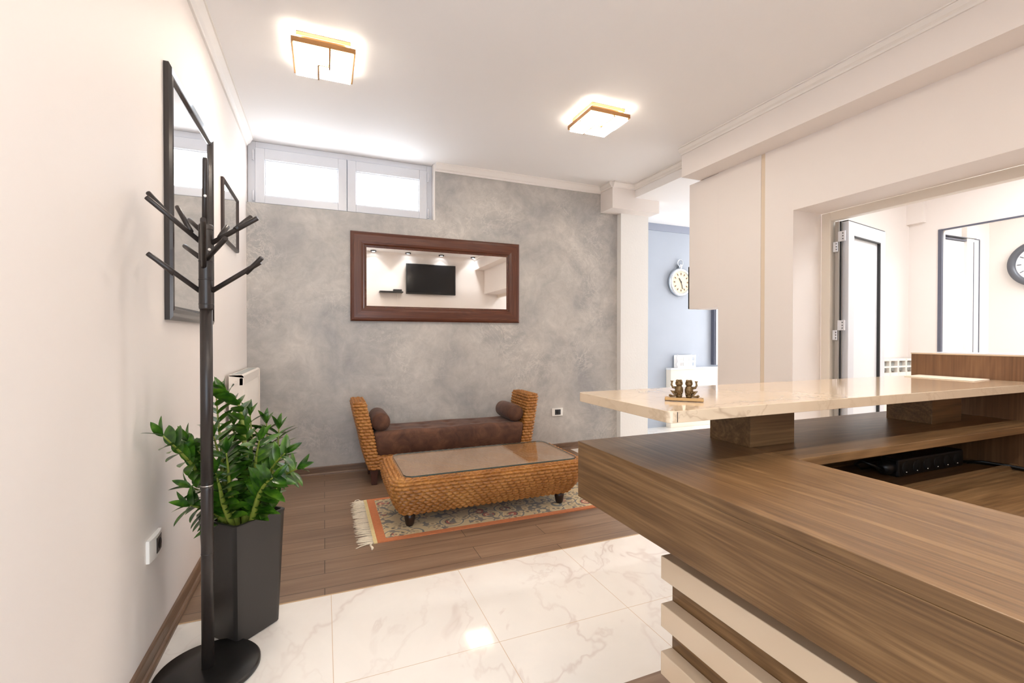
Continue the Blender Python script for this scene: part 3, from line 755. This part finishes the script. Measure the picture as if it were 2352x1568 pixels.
# ------------------------------------------------------------------ coat rack
px, py = -.388, 1.925
cr_ = thing('coat_rack', 'dark bronze tree coat rack with branching arms on a round base', 'coat rack', (px, py, 0))
MB().lathe((px, py, 0), [(0, 0), (.160, 0), (.166, .004), (.166, .014), (.160, .021), (.06, .0235), (.03, .024), (0, .024)], n=64).build('base', M['rackbase'], cr_)
MB().tube([(px, py, .022), (px, py, .66), (px, py, .672)], [.0195, .0195, .0195], 28).build('pole', M['rack'], cr_)
MB().tube([(px, py, .675), (px, py, 1.30)], .0195, 28).build('pole', M['rack'], cr_)
MB().tube([(px, py, 1.30), (px, py, 1.305), (px, py, 1.595), (px, py, 1.60)], [.021, .0225, .0225, .021], 28).build('pole', M['rack'], cr_)
for z, r_ in ((.6735, .0205), (1.318, .0235), (1.405, .0235), (1.470, .0235), (1.583, .0235), (.43, .0200)):
    MB().lathe((px, py, z), [(r_-.002, -.002), (r_, -.0015), (r_, .0015), (r_-.002, .002)], n=28).build('joint_ring', M['chrome'] if z in (.6735,) else M['rack'], cr_)
ARMS = [
    ((-.407, 1.930, 1.541), (-.553, 1.900, 1.672), None),
    ((-.500, 1.925, 1.628), (-.562, 1.95, 1.70), None),
    ((-.436, 1.940, 1.575), (-.496, 2.022, 1.677), None),
    ((-.403, 1.936, 1.579), (-.482, 2.124, 1.655), None),
    ((-.369, 1.921, 1.536), (-.221, 1.888, 1.632), None),
    ((-.293, 1.895, 1.585), (-.249, 1.942, 1.646), None),
    ((-.343, 1.911, 1.556), (-.335, 1.999, 1.615), None),
    ((-.389, 1.915, 1.471), (-.308, 1.814, 1.537), None),
    ((-.393, 1.918, 1.443), (-.350, 1.702, 1.571), None),
    ((-.410, 1.938, 1.486), (-.505, 2.154, 1.558), None),
    ((-.408, 1.930, 1.365), (-.552, 1.905, 1.484), None),
    ((-.368, 1.919, 1.366), (-.213, 1.884, 1.472), None),
    ((-.260, 1.897, 1.432), (-.206, 1.870, 1.487), None),
    ((-.480, 1.915, 1.420), (-.545, 1.925, 1.478), None),
    ((-.392, 1.925, 1.56), (-.389, 1.925, 1.836), None)]
for a, b_, _ in ARMS:
    MB().tube([a, Vector(a).lerp(Vector(b_), .97), b_], [.0085, .0085, .0078], 14).build('arm', M['rack'], cr_)
for z, dx in ((1.70, 0), (1.51, .014)):
    MB().sphere((px+dx, py-(.0085 if z > 1.6 else .018), z), .005, 8).build('screw_cap', M['plate'], cr_)

# ------------------------------------------------------------------ potted plant
pcx, pcy = -.313, 2.176
pp = thing('potted_plant', 'leafy green plant in a tall tapered dark grey square planter', 'potted plant', (pcx, pcy, 0))
A = math.radians(44)
def sq(h, z, rr=.012):
    p, _ = rrect(0, 0, h, h, rr, 64)
    return [(pcx+a*math.cos(A)-b_*math.sin(A), pcy+a*math.sin(A)+b_*math.cos(A), z) for a, b_ in p]
pm = MB()
pm.grid([sq(.088, 0), sq(.0955, .004), sq(.112, .462), sq(.1135, .466), sq(.1135, .474), sq(.111, .476), sq(.104, .476), sq(.1025, .472), sq(.099, .43)], True, 0, True)
pm.f.append([k for k in range(64)][::-1]); pm.mi.append(0); pm.sm.append(False)
pm.build('planter', M['pot'], pp, sharp=35)
so = MB(); so.add(sq(.0995, .432), [list(range(64))]); so.build('soil', M['soil'], pp)
STEMS = {
 's1': [(-.43, 2.094, .635), (-.462, 2.01, .746), (-.525, 1.955, .855)], 'l2': [(-.403, 2.104, .611), (-.43, 2.094, .719), (-.480, 2.086, .805)],
 's2': [(-.35, 2.136, .56), (-.395, 2.21, .741), (-.421, 2.255, .962)], 's3': [(-.287, 2.078, .622), (-.296, 2.084, .812), (-.314, 2.092, .931), (-.362, 2.116, .99)],
 's4': [(-.249, 2.203, .544), (-.229, 2.249, .679), (-.239, 2.309, .817)], 's5': [(-.201, 2.075, .543), (-.166, 2.04, .636), (-.1, 2.002, .681)],
 's6': [(-.235, 2.078, .581), (-.192, 2.04, .683), (-.143, 1.999, .748)], 's7': [(-.232, 2.196, .562), (-.191, 2.202, .687), (-.184, 2.232, .802)],
 's8': [(-.388, 2.097, .509), (-.426, 2.069, .544), (-.467, 2.043, .572)], 's9': [(-.388, 2.14, .529), (-.427, 2.114, .586), (-.48, 2.114, .621)],
 's10': [(-.337, 2.055, .584), (-.336, 2.013, .68), (-.34, 1.993, .768)], 's11': [(-.258, 2.07, .62), (-.25, 2.05, .72), (-.235, 2.03, .80)],
 's12': [(-.318, 2.177, .579), (-.351, 2.246, .692), (-.361, 2.283, .825)], 's13': [(-.356, 2.041, .558), (-.363, 2.001, .638), (-.373, 1.985, .7)],
 's14': [(-.24, 2.03, .575), (-.21, 1.985, .639), (-.18, 1.95, .67)], 's15': [(-.30, 2.22, .6), (-.29, 2.25, .72), (-.30, 2.29, .86)], 's16': [(-.36, 2.10, .60), (-.375, 2.08, .72), (-.395, 2.07, .82)]}
def spline(P, n):
    out = []
    for i in range(len(P)-1):
        a, b_, c, d = P[max(i-1, 0)], P[i], P[i+1], P[min(i+2, len(P)-1)]
        for j in range(n):
            t = j/n; out.append(.5*((2*b_)+(c-a)*t+(2*a-5*b_+4*c-d)*t*t+(-a+3*b_-3*c+d)*t**3))
    return out+[P[-1]]
def leaf(mb, base, d, up, Ln, W):
    d = d.normalized(); s_ = d.cross(up).normalized(); n_ = s_.cross(d).normalized()
    rows = []; K = 8
    for i in range(K+1):
        t = i/K; w = W*(math.sin(PI*min(1, t*.93+.05))**.75)*(1-.35*t) if t < 1 else .0005
        c = base+d*Ln*t-n_*Ln*.16*t*t
        rows.append([c-s_*w+n_*w*.22, c-s_*w*.5+n_*w*.05, c, c+s_*w*.5+n_*w*.05, c+s_*w+n_*w*.22])
    mb.grid(rows, False, 0, True)
rnd = random.Random(3)
for key, P in STEMS.items():
    P = [Vector(p) for p in P]
    k = Vector((pcx, pcy, 0)); b0 = Vector((pcx+(P[0].x-pcx)*.45, pcy+(P[0].y-pcy)*.45, .43))
    pts = spline([b0, *P], 7); m = len(pts)
    rad = [.0125*(1-i/(m-1))**1.3+.0026 for i in range(m)]
    stm = MB().tube(pts, rad, 8).build('stem', M['stem'], pp)
    lv = MB(); tot = sum((pts[i+1]-pts[i]).length for i in range(m-1)); acc = 0; nxt = tot*.28; side = 1
    spin = rnd.uniform(0, PI)
    for i in range(m-1):
        acc += (pts[i+1]-pts[i]).length
        if acc >= nxt and i < m-2:
            nxt += rnd.uniform(.026, .034)
            ax = (pts[i+1]-pts[i]).normalized(); o1 = ax.orthogonal().normalized(); o2 = ax.cross(o1)
            frac = acc/tot
            for sd in (0, PI):
                an = spin+sd+rnd.uniform(-.25, .25); out = o1*math.cos(an)+o2*math.sin(an)
                Ln = rnd.uniform(.088, .118)*(1.0 if frac < .8 else .85)
                dd = ax*rnd.uniform(.55, .85)+out
                b1 = pts[i]; tip = b1+dd.normalized()*Ln
                if tip.x < XL+.012: continue
                leaf(lv, b1, dd, ax*1.0-out*.3, Ln, rnd.uniform(.021, .027))
    ax = (pts[-1]-pts[-2]).normalized()
    for q in (-.5, 0, .5):
        o1 = ax.orthogonal().normalized()
        dd = ax+o1*q
        if (pts[-1]+dd.normalized()*.07).x > XL+.012: leaf(lv, pts[-1], dd, ax.cross(o1) if q == 0 else o1*(-1 if q > 0 else 1)+ax*.5, .07, .016)
    lv.build('leaves', M['leaf'], stm)

# ------------------------------------------------------------------ reception desk
SX, SY, ZT, ZA = .649, 1.105, .915, .762
YN = -.32
dk = thing('reception_desk', 'L-shaped brown oak reception desk with cream slats on its side', 'reception desk', (SX, SY, 0))
XI_, YI = 1.03, .742
XP = 2.221
# thick left wing (board with deep apron) and thin rear shelf
ct_ = MB()
ct_.add([(SX, YN, ZT), (XI_, YN, ZT), (XI_, YI, ZT), (SX, SY, ZT)], [(0, 1, 2, 3)])
ct_.add([(SX, YN, ZT-.022), (XI_, YN, ZT-.022), (XI_, YI, ZT-.022), (SX, SY, ZT-.022)], [(3, 2, 1, 0)])
ct_.add([(XI_, YN, ZT-.022), (XI_, YI, ZT-.022), (XI_, YI, ZT), (XI_, YN, ZT)], [(0, 1, 2, 3)])
lw = MB().prism([(SX, YN), (XI_, YN), (XI_, SY), (SX, SY)], 'z', ZT-.022, ZT)
lw.build('countertop', M['oaky'], dk, .0012)
MB().prism([(XI_, YI), (XP, YI), (XP, SY), (XI_, SY)], 'z', ZT-.022, ZT).build('rear_shelf', M['oakx'], dk, .0012)
MB().box(SX, SX+.022, YN, SY, ZA, ZT-.022).build('apron', M['oaky'], dk, .0012)
MB().box(SX+.022, XP, SY-.022, SY, ZA, ZT-.022).build('apron', M['oakx'], dk, .0012)
bx('soffit', M['oaky'], SX+.022, XI_, YN, SY-.022, ZA, ZA+.018, dk)
# slatted side
bx('side_panel', M['oaky'], .731, .751, YN+.05, .824, 0, ZA, dk)
bx('kick_panel', M['oakx'], .751, XP, .804, .824, 0, ZA, dk)
z = .712
while z > .1:
    bx('slat', M['slat'], .698, .7305, YN+.05, .824, z-.051, z, dk, .0015); z -= .1075
# inner work surface, rear board, right hand panel
bx('work_surface', M['oakx'], .752, XP-.001, YN+.05, 1.06, .728, .750, dk)
bx('inner_side', M['oaky'], 1.008, 1.028, YN+.05, YI, .751, ZT-.023, dk)
bx('rear_board', M['oakx'], 1.03, XP-.001, 1.045, 1.065, .751, ZT-.023, dk)
rp = bx('end_panel', M['oakz'], XP, XP+.03, -.1, 1.121, 0, 1.135, dk, .001)
bx('edge_glint', M['slat'], XP-.001, XP+.031, -.1, 1.122, 1.1352, 1.140, dk)  # pale strip standing in for the glint along the panel's top edge
for a in ((1.02, 1.184, .865, 1.0), (1.855, 2.03, .877, 1.01)):
    bx('support_block', M['oakx'], a[0], a[1], a[2], a[3], ZT, 1.0245, dk, .0012)
# marble top on the blocks, corners rounded
def slab(x0, x1, y0, y1, r_):
    out = []
    for (cx, cy, a0, rr) in ((x1-.001, y1-.001, 0, .001), (x0+r_, y1-r_, 90, r_), (x0+r_, y0+r_, 180, r_), (x1-.001, y0+.001, 270, .001)):
        for k in range(9): a = math.radians(a0+90*k/8); out.append((cx+rr*math.cos(a), cy+rr*math.sin(a)))
    return out
tag(MB().prism(slab(SX, XP-.002, .741, 1.106, .014), 'z', 1.0255, 1.05).build('marble_counter', M['marbletop'], None, .0035, 3), 'raised cream marble counter resting on two oak blocks of the desk', 'counter')
bpy.data.objects['marble_counter']['label'] = 'raised cream marble counter resting on two oak blocks of the desk'
bx('edge_joint', M['cable'], .668, .6692, .7402, .7412, 1.0275, 1.048, bpy.data.objects['marble_counter'])
# things on the desk
ch = thing('card_holder', 'small brass card holder with two frog figures on the marble counter', 'card holder', (.789, .853, 1.051))
d1 = Vector((.063, -.058, 0)).normalized(); d2 = Vector((-d1.y, d1.x, 0)); cc = Vector((.789, .853, 1.051)); U = Vector((0, 0, 1))
MB().obox(cc+U*.004, (d1, d2, U), (.043, .012, .0035)).build('base_bar', M['brassbar'], ch, .001)
for s_, face in ((-1, 1), (1, -1)):
    fx = MB(); W_ = lambda a, b_, c: cc+d1*a+d2*b_+U*c
    o = s_*.011
    fx.sphere(W_(o, 0, .024), (.010, .009, .014), 10); fx.sphere(W_(o, 0, .041), (.0085, .0085, .0085), 10)
    fx.sphere(W_(o-.004, -.006, .047), .0034, 6); fx.sphere(W_(o+.004, -.006, .047), .0034, 6)
    fx.tube([W_(o+s_*.004, 0, .030), W_(o+s_*.014, 0, .031), W_(o+s_*.017, 0, .037), W_(o+s_*.016, 0, .042)], [.0034, .0028, .0024, .0022], 8)
    for q in (-1, 0, 1): fx.tube([W_(o+s_*.016, 0, .042), W_(o+s_*.016+q*.003, 0, .047)], [.0016, .001], 6)
    fx.tube([W_(o+s_*.005, 0, .018), W_(o+s_*.016, -.002, .022), W_(o+s_*.008, -.003, .011), W_(o+s_*.020, -.004, .011)], [.005, .0042, .0034, .0028], 8)
    fx.sphere(W_(o+s_*.020, -.004, .012), .0032, 6)
    for k in range(5): fx.sphere(W_(o+(-.006+.003*k), -.0085, .016+.004*(k % 3)), .0022, 5)
    fx.tube([W_(o, 0, .007), W_(o, 0, .014)], [.006, .008], 8)
    fx.build('frog_figure', M['brass'], ch)
for (a, b_, zz, lab) in (((0, 0), 0, 1.0506, 'sheet of paper lying at the right end of the marble counter'),):
    P4 = [(2.085, 1.075), (2.068, .86), (2.205, .875), (2.212, 1.088)]
    MBp = MB().prism(P4, 'z', zz, zz+.0022).build('paper_sheet', M['paper']); tag(MBp, lab, 'paper')
ps = thing('power_strip', 'black six-socket power strip lying inside the reception desk', 'power strip', (1.90, .92, .75))
sx0, sx1, sy0, sy1, sz0, sz1 = 1.705, 2.085, .893, .945, .7505, .808
bx('strip_body', M['blackplastic'], sx0, sx1, sy0, sy1, sz0, sz1, ps, .006)
for k in range(6):
    c = (sx0+.042+.059*k, sy0, (sz0+sz1)/2)
    w_ = MB().lathe(c, [(0, .0012), (.0195, .0012), (.0215, 0), (.0215, -.002)], (0, -1, 0), 20).build('socket_well', M['hole'], ps)
    MB().sphere((c[0]-.004, sy0-.0025, c[2]-.014), .003, 6).build('earth_contact', M['pin'], w_)
MB().tube([(sx0, .92, .779), (sx0-.03, .92, .779), (sx0-.042, .92, .776)], [.024, .022, .012], 14).build('cord_grip', M['blackplastic'], ps)
MB().tube([(sx0-.04, .92, .776), (sx0-.07, .93, .79), (sx0-.085, .95, .80), (sx0-.07, .98, .78), (sx0-.02, .99, .757), (sx0+.2, .985, .7545)], .0045, 8).build('cord', M['cable'], ps)
kc = thing('cable_bundle', 'bundle of black cables lying inside the desk right of power strip', 'cable', (2.15, .82, .75))
for k in range(3):
    MB().tube([(2.115+.004*k, .93-.014*k, .7555), (2.14, .90-.016*k, .757+.004*k), (2.17, .84-.018*k, .7565+.003*k), (2.195-.003*k, .72-.02*k, .7555), (2.205-.004*k, .5, .7555)], .0045, 8).build('cable', M['cable'], kc)

# ------------------------------------------------------------------ hanging cabinet at the end of the right wall, dark panel on its edge
tag(bx('wall_cabinet', M['wall'], XR+.001, XD-.05, 2.981, 3.317, 1.463, 2.606, None, .002), 'plain white box cabinet hanging at the end of right wall', 'cabinet')
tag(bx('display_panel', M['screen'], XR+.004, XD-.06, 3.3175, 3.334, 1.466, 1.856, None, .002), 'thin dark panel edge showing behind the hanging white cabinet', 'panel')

# ------------------------------------------------------------------ passage: clock, counter, radiator, framed door
wc = thing('wall_clock', 'silver pocket-watch style wall clock on the pale far wall', 'clock', (4.478, YE, 1.95))
kx, kz = 4.478, 1.952
MB().lathe((kx, YE, kz), [(0, 0), (.185, 0), (.192, .02), (.188, .05), (.165, .062), (.150, .052), (.148, .045)], (0, -1, 0), 48).build('clock_case', M['silver'], wc)
MB().lathe((kx, YE, kz), [(0, .046), (.150, .046)], (0, -1, 0), 40).build('clock_dial', M['dial'], wc)
for k in range(12):
    a = 2*PI*k/12; rr = .112
    c = Vector((kx+rr*math.sin(a), YE-.048, kz+rr*math.cos(a))); e = Vector((math.sin(a), 0, math.cos(a))); t_ = Vector((math.cos(a), 0, -math.sin(a)))
    nm = MB(); nm.obox(c, (t_, (0, 1, 0), e), (.010 if k % 3 else .013, .001, .003)); nm.obox(c-e*.009, (t_, (0, 1, 0), e), (.003, .001, .008)); nm.obox(c+e*.009, (t_, (0, 1, 0), e), (.003, .001, .008))
    nm.build('numeral', M['numeral'], wc)
hd = MB()
for a, Ln, w_ in ((math.radians(-35), .065, .006), (math.radians(165), .095, .0045)):
    e = Vector((math.sin(a), 0, math.cos(a))); t_ = Vector((math.cos(a), 0, -math.sin(a))); hd.obox(Vector((kx, YE-.052, kz))+e*Ln*.42, (t_, (0, 1, 0), e), (w_, .0015, Ln*.58))
hd.lathe((kx, YE-.050, kz), [(0, .004), (.010, .004), (.010, 0)], (0, -1, 0), 12); hd.build('clock_hand', M['hand'], wc)
MB().tube([(kx, YE-.03, kz+.185), (kx, YE-.03, kz+.205), (kx, YE-.03, kz+.235), (kx, YE-.03, kz+.25)], [.018, .026, .026, .016], 16).build('winding_crown', M['silver'], wc)
MB().tube([(kx+.045*math.sin(a), YE-.03, kz+.262+.045*math.cos(a)) for a in [2*PI*k/24 for k in range(25)]], .006, 8).build('bow_ring', M['silver'], wc)
cn = thing('low_cabinet', 'cream low cabinet with a white top standing in the passage', 'cabinet', (4.6, 4.9, 0))
bx('carcass', M['cab'], 4.268, 5.4, 4.855, YE-.002, 0, .772, cn, .003)
bx('cabinet_top', M['counter'], 4.262, 5.42, 4.845, YE-.001, .772, .795, cn, .003)
def slotted_radiator(label, x0, n, yw, z0, z1, axis=1, dep=.09, sw=.08):
    t = thing('ribbed_radiator', label, 'radiator', (x0+n*sw/2, yw, z0))
    for k in range(n):
        a = x0+sw*k; f_ = yw-.03-dep; b_ = yw-.03; sec = MB()
        sec.box(a+.012, a+sw-.012, f_, f_+.012, z0, z1-.15); sec.box(a+.03, a+sw-.03, f_+.04, b_-.009, z0, z1-.02); sec.box(a+.004, a+sw-.004, b_-.008, b_, z0, z1-.04)
        for zz in (z1-.15, z1-.085, z1-.018): sec.box(a+.012, a+sw-.012, f_, f_+.012, zz, zz+.016)
        sec.box(a+.002, a+.012, f_, b_, z0, z1-.01); sec.box(a+sw-.012, a+sw-.002, f_, b_, z0, z1-.01)
        sec.box(a+.002, a+sw-.002, f_+.013, b_, z1-.009, z1)
        s_ = sec.build('radiator_section', M['rad'], t)
        bx('slot_back', M['slot'], a+.012, a+sw-.012, f_+.03, f_+.034, z1-.12, z1-.03, s_)
    for q in (x0+.1, x0+n*sw-.14): bx('wall_bracket', M['rad'], q, q+.04, yw-.032, yw, z1-.2, z1-.1, t)
    return t
lr = thing('letter_rack', 'small white openwork letter rack standing on the cream low cabinet', 'letter rack', (4.53, 4.89, .796))
lx0, lx1, lz0, lz1 = 4.375, 4.70, .7955, .965
rk = MB()
for k in range(4): a = lx0+.035+(lx1-lx0-.047)*k/3; rk.box(a-.012, a+.012, 4.862, 4.872, lz0, lz1)
for z in (lz0, lz0+.07, lz1-.025): rk.box(lx0+.02, lx1, 4.860, 4.874, z, z+.025)
rk.build('openwork_front', M['counter'], lr, .002)
bx('back_board', M['counter'], lx0+.01, lx1, 4.925, 4.935, lz0, lz1, lr, .002)
bx('tray_floor', M['counter'], lx0+.01, lx1, 4.862, 4.935, lz0, lz0+.008, lr)
MB().tube([(lx0+.02, 4.868, lz0+.01), (lx0+.004, 4.868, lz0+.05), (lx0+.022, 4.868, lz0+.09), (lx0+.004, 4.868, lz0+.14), (lx0+.018, 4.868, lz1), (lx0+.04, 4.868, lz1-.01)], .011, 8).build('scroll_end', M['counter'], lr)
slotted_radiator('white ribbed radiator beyond the doorway near the open door leaf', 5.12, 5, 2.95, .3, .985, sw=.135)
w3 = thing('window_3', '', '', (5.5, YE, .8)); del w3['label']; del w3['category']; struct(w3)
fm = MB()
for (a, b_, c, d) in ((5.10, 5.2, .82, 2.2), (6.3, 6.4, .82, 2.2), (5.2, 6.3, .82, .92), (5.2, 6.3, 2.1, 2.2)): fm.box(a, b_, YE-.05, YE, c, d)
fm.build('window_frame', M['pvc'], w3)
MB().box(5.062, 5.072, YE-.06, YE-.001, .82, 2.2).box(5.09, 5.105, YE-.055, YE-.001, .82, 2.2).build('gasket', M['greyline'], w3)
bx('pane', M['softday'], 5.2, 6.3, YE-.03, YE-.02, .92, 2.1, w3)

# ------------------------------------------------------------------ doorway in the right wall, folding door, annex
dj = MB(); XJ = XD
dj.box(XJ+.001, XJ+.06, 2.235, 2.30, 0, 2.117); dj.box(XJ+.001, XJ+.06, YF, 2.235, 2.055, 2.117)
struct(dj.build('trim_11', M['cream'], None, .003))
struct(bx('trim_12', M['wall'], XR, XD, 2.2995, 2.3005, 0, 2.117))
d_1 = thing('door_1', '', '', (3.49, 2.2, 0)); del d_1['label']; del d_1['category']; struct(d_1)
# leaf swung into the next room
H0 = Vector((3.50, 2.185, 0)); dr = Vector((.62, .115, 0)).normalized(); nr = Vector((-dr.y, dr.x, 0)); LW, LH = .66, 2.045
def leafbox(a, b_, n0, n1, z0, z1, mb):
    mb.obox(H0+dr*((a+b_)/2)+nr*((n0+n1)/2)+Vector((0, 0, (z0+z1)/2)), (dr, nr, (0, 0, 1)), ((b_-a)/2, (n1-n0)/2, (z1-z0)/2))
lf = MB()
for (a, b_, c, d) in ((0, .095, .01, LH), (LW-.095, LW, .01, LH), (.095, LW-.095, LH-.10, LH), (.095, LW-.095, .01, .12)): leafbox(a, b_, -.03, .03, c, d, lf)
lo = lf.build('leaf_frame', M['pvc'], d_1, .004)
pn = MB(); leafbox(.095, LW-.095, -.012, .012, .12, LH-.10, pn); pn.build('leaf_panel', M['door'], lo)
gk = MB()
leafbox(.095, LW-.095, -.031, -.02, LH-.108, LH-.098, gk); leafbox(LW-.108, LW-.093, -.031, -.012, .12, LH-.10, gk); leafbox(.0, LW, -.026, .02, LH+.001, LH+.007, gk)
gk.build('gasket', M['gasket'], lo)
# second folded leaf seen edge-on with the hinges
fl2 = MB(); fl2.obox((3.475, 2.205, LH/2+.005), ((1, 0, 0), (0, 1, 0), (0, 0, 1)), (.022, .014, LH/2-.005)); fl2.build('leaf_edge', M['metalgrey'], d_1, .002)
MB().obox((3.470, 2.1875, LH/2+.005), ((1, 0, 0), (0, 1, 0), (0, 0, 1)), (.004, .0035, LH/2-.005)).build('gasket', M['gasket'], d_1)
for hz in (1.93, 1.86, 1.29, 1.22):
    o_ = 0 if hz in (1.93, 1.29) else .028
    hb = MB().obox((3.441, 2.163+o_*1.6, hz), ((1, 0, 0), (0, 1, 0), (0, 0, 1)), (.006, .024 if not o_ else .014, .036)).build('door_hinge', M['pvc'], d_1, .002)
    sc2 = MB()
    for q in (-.02, 0, .02): sc2.sphere((3.435, 2.153+o_*1.6, hz+q), .0045, 6)
    sc2.build('hinge_screw', M['steel'], hb)
# internal window in the partition
w2 = thing('window_2', '', '', (XI, 1.6, 1.057)); del w2['label']; del w2['category']; struct(w2)
MB().box(XI-.012, XI+.02, 2.664, 2.6935, 1.059, 2.299).box(XI-.006, XI+.02, YF, 2.664, 2.285, 2.299).build('gasket', M['greyline'], w2)
MB().box(XI-.02, XI+.12, YF, 2.694, 1.03, 1.058).build('window_sill', M['pvc'], w2)
bx('pane', M['tglass'], XI+.05, XI+.055, YF, 2.69, 1.06, 2.285, w2)
# door in the room beyond
d2_ = thing('door_2', '', '', (6.5, 2.95, 0)); del d2_['label']; del d2_['category']; struct(d2_)
bx('door_panel', M['door'], 6.0, 6.93, 2.925, 2.949, 0, 2.30, d2_)
MB().box(6.93, 6.944, 2.898, 2.949, 0, 2.304).box(5.95, 6.944, 2.905, 2.949, 2.305, 2.318).box(7.061, 7.069, 2.898, 2.949, 0, 2.335).box(5.95, 7.069, 2.90, 2.949, 2.337, 2.345).build('gasket', M['greyline'], d2_)
MB().box(6.945, 7.06, 2.905, 2.9495, 0, 2.336).box(7.07, 7.14, 2.93, 2.9495, 0, 2.37).build('door_frame', M['pvc'], d2_)
rc = thing('round_clock', 'large round clock with a grey ring, cut off at right picture edge', 'clock', (7.4, 2.515, 2.03))
MB().lathe((7.4, 2.515, 2.035), [(0, 0), (.255, 0), (.262, .02), (.262, .05), (.225, .062), (.20, .05), (.195, .03)], (-1, 0, 0), 56).build('clock_ring', M['ring'], rc)
MB().lathe((7.4, 2.515, 2.035), [(0, .031), (.197, .031)], (-1, 0, 0), 40).build('clock_face', M['whiteface'], rc)
hk = MB()
for k in range(12):
    a = 2*PI*k/12; hk.obox((7.366, 2.515+.165*math.sin(a), 2.035+.165*math.cos(a)), ((0, math.sin(a), math.cos(a)), (0, math.cos(a), -math.sin(a)), (1, 0, 0)), (.018, .004, .001))
hk.build('hour_mark', M['ring'], rc)

# ------------------------------------------------------------------ light
wd = bpy.data.worlds.new('daylight'); SC.world = wd; wd.use_nodes = True
bg = wd.node_tree.nodes['Background']; bg.inputs[0].default_value = (.74, .87, 1, 1); bg.inputs[1].default_value = 3.4
def area(name, loc, rot, sx, sy, e, col=(1, 1, 1), portal=False):
    a = bpy.data.lights.new(name, 'AREA'); a.shape = 'RECTANGLE'; a.size = sx; a.size_y = sy; a.energy = e; a.color = col
    o = bpy.data.objects.new(name, a); COL.objects.link(o); o.location = loc; o.rotation_euler = rot
    if portal: a.cycles.is_portal = True
    return o
area('added_opening_portal', (.0, YF-.12, 1.15), (PI/2, 0, PI), 1.2, 2.3, 1, portal=True)  # sky portal at the added opening behind the camera, for fill
area('passage_daylight', (6.75, 3.75, 1.5), (0, PI/2, 0), 2.2, 1.5, 40, (.86, .93, 1))
area('annex_light', (4.6, 1.2, ZC-.02), (0, 0, 0), 1.2, 1.6, 38, (.90, .95, 1))
area('back_room_light', (6.6, 1.2, ZC-.02), (0, 0, 0), 1.0, 1.6, 42, (.90, .95, 1))

vs = SC.view_settings; vs.view_transform = 'Standard'; vs.look = 'None'; vs.exposure = .58; vs.gamma = 1; vs.use_curve_mapping = False
SC.cycles.use_denoising = True
SC.cycles.max_bounces = 10; SC.cycles.diffuse_bounces = 6; SC.cycles.glossy_bounces = 5; SC.cycles.transparent_max_bounces = 8
SC.cycles.sample_clamp_indirect = 6; SC.cycles.caustics_reflective = False
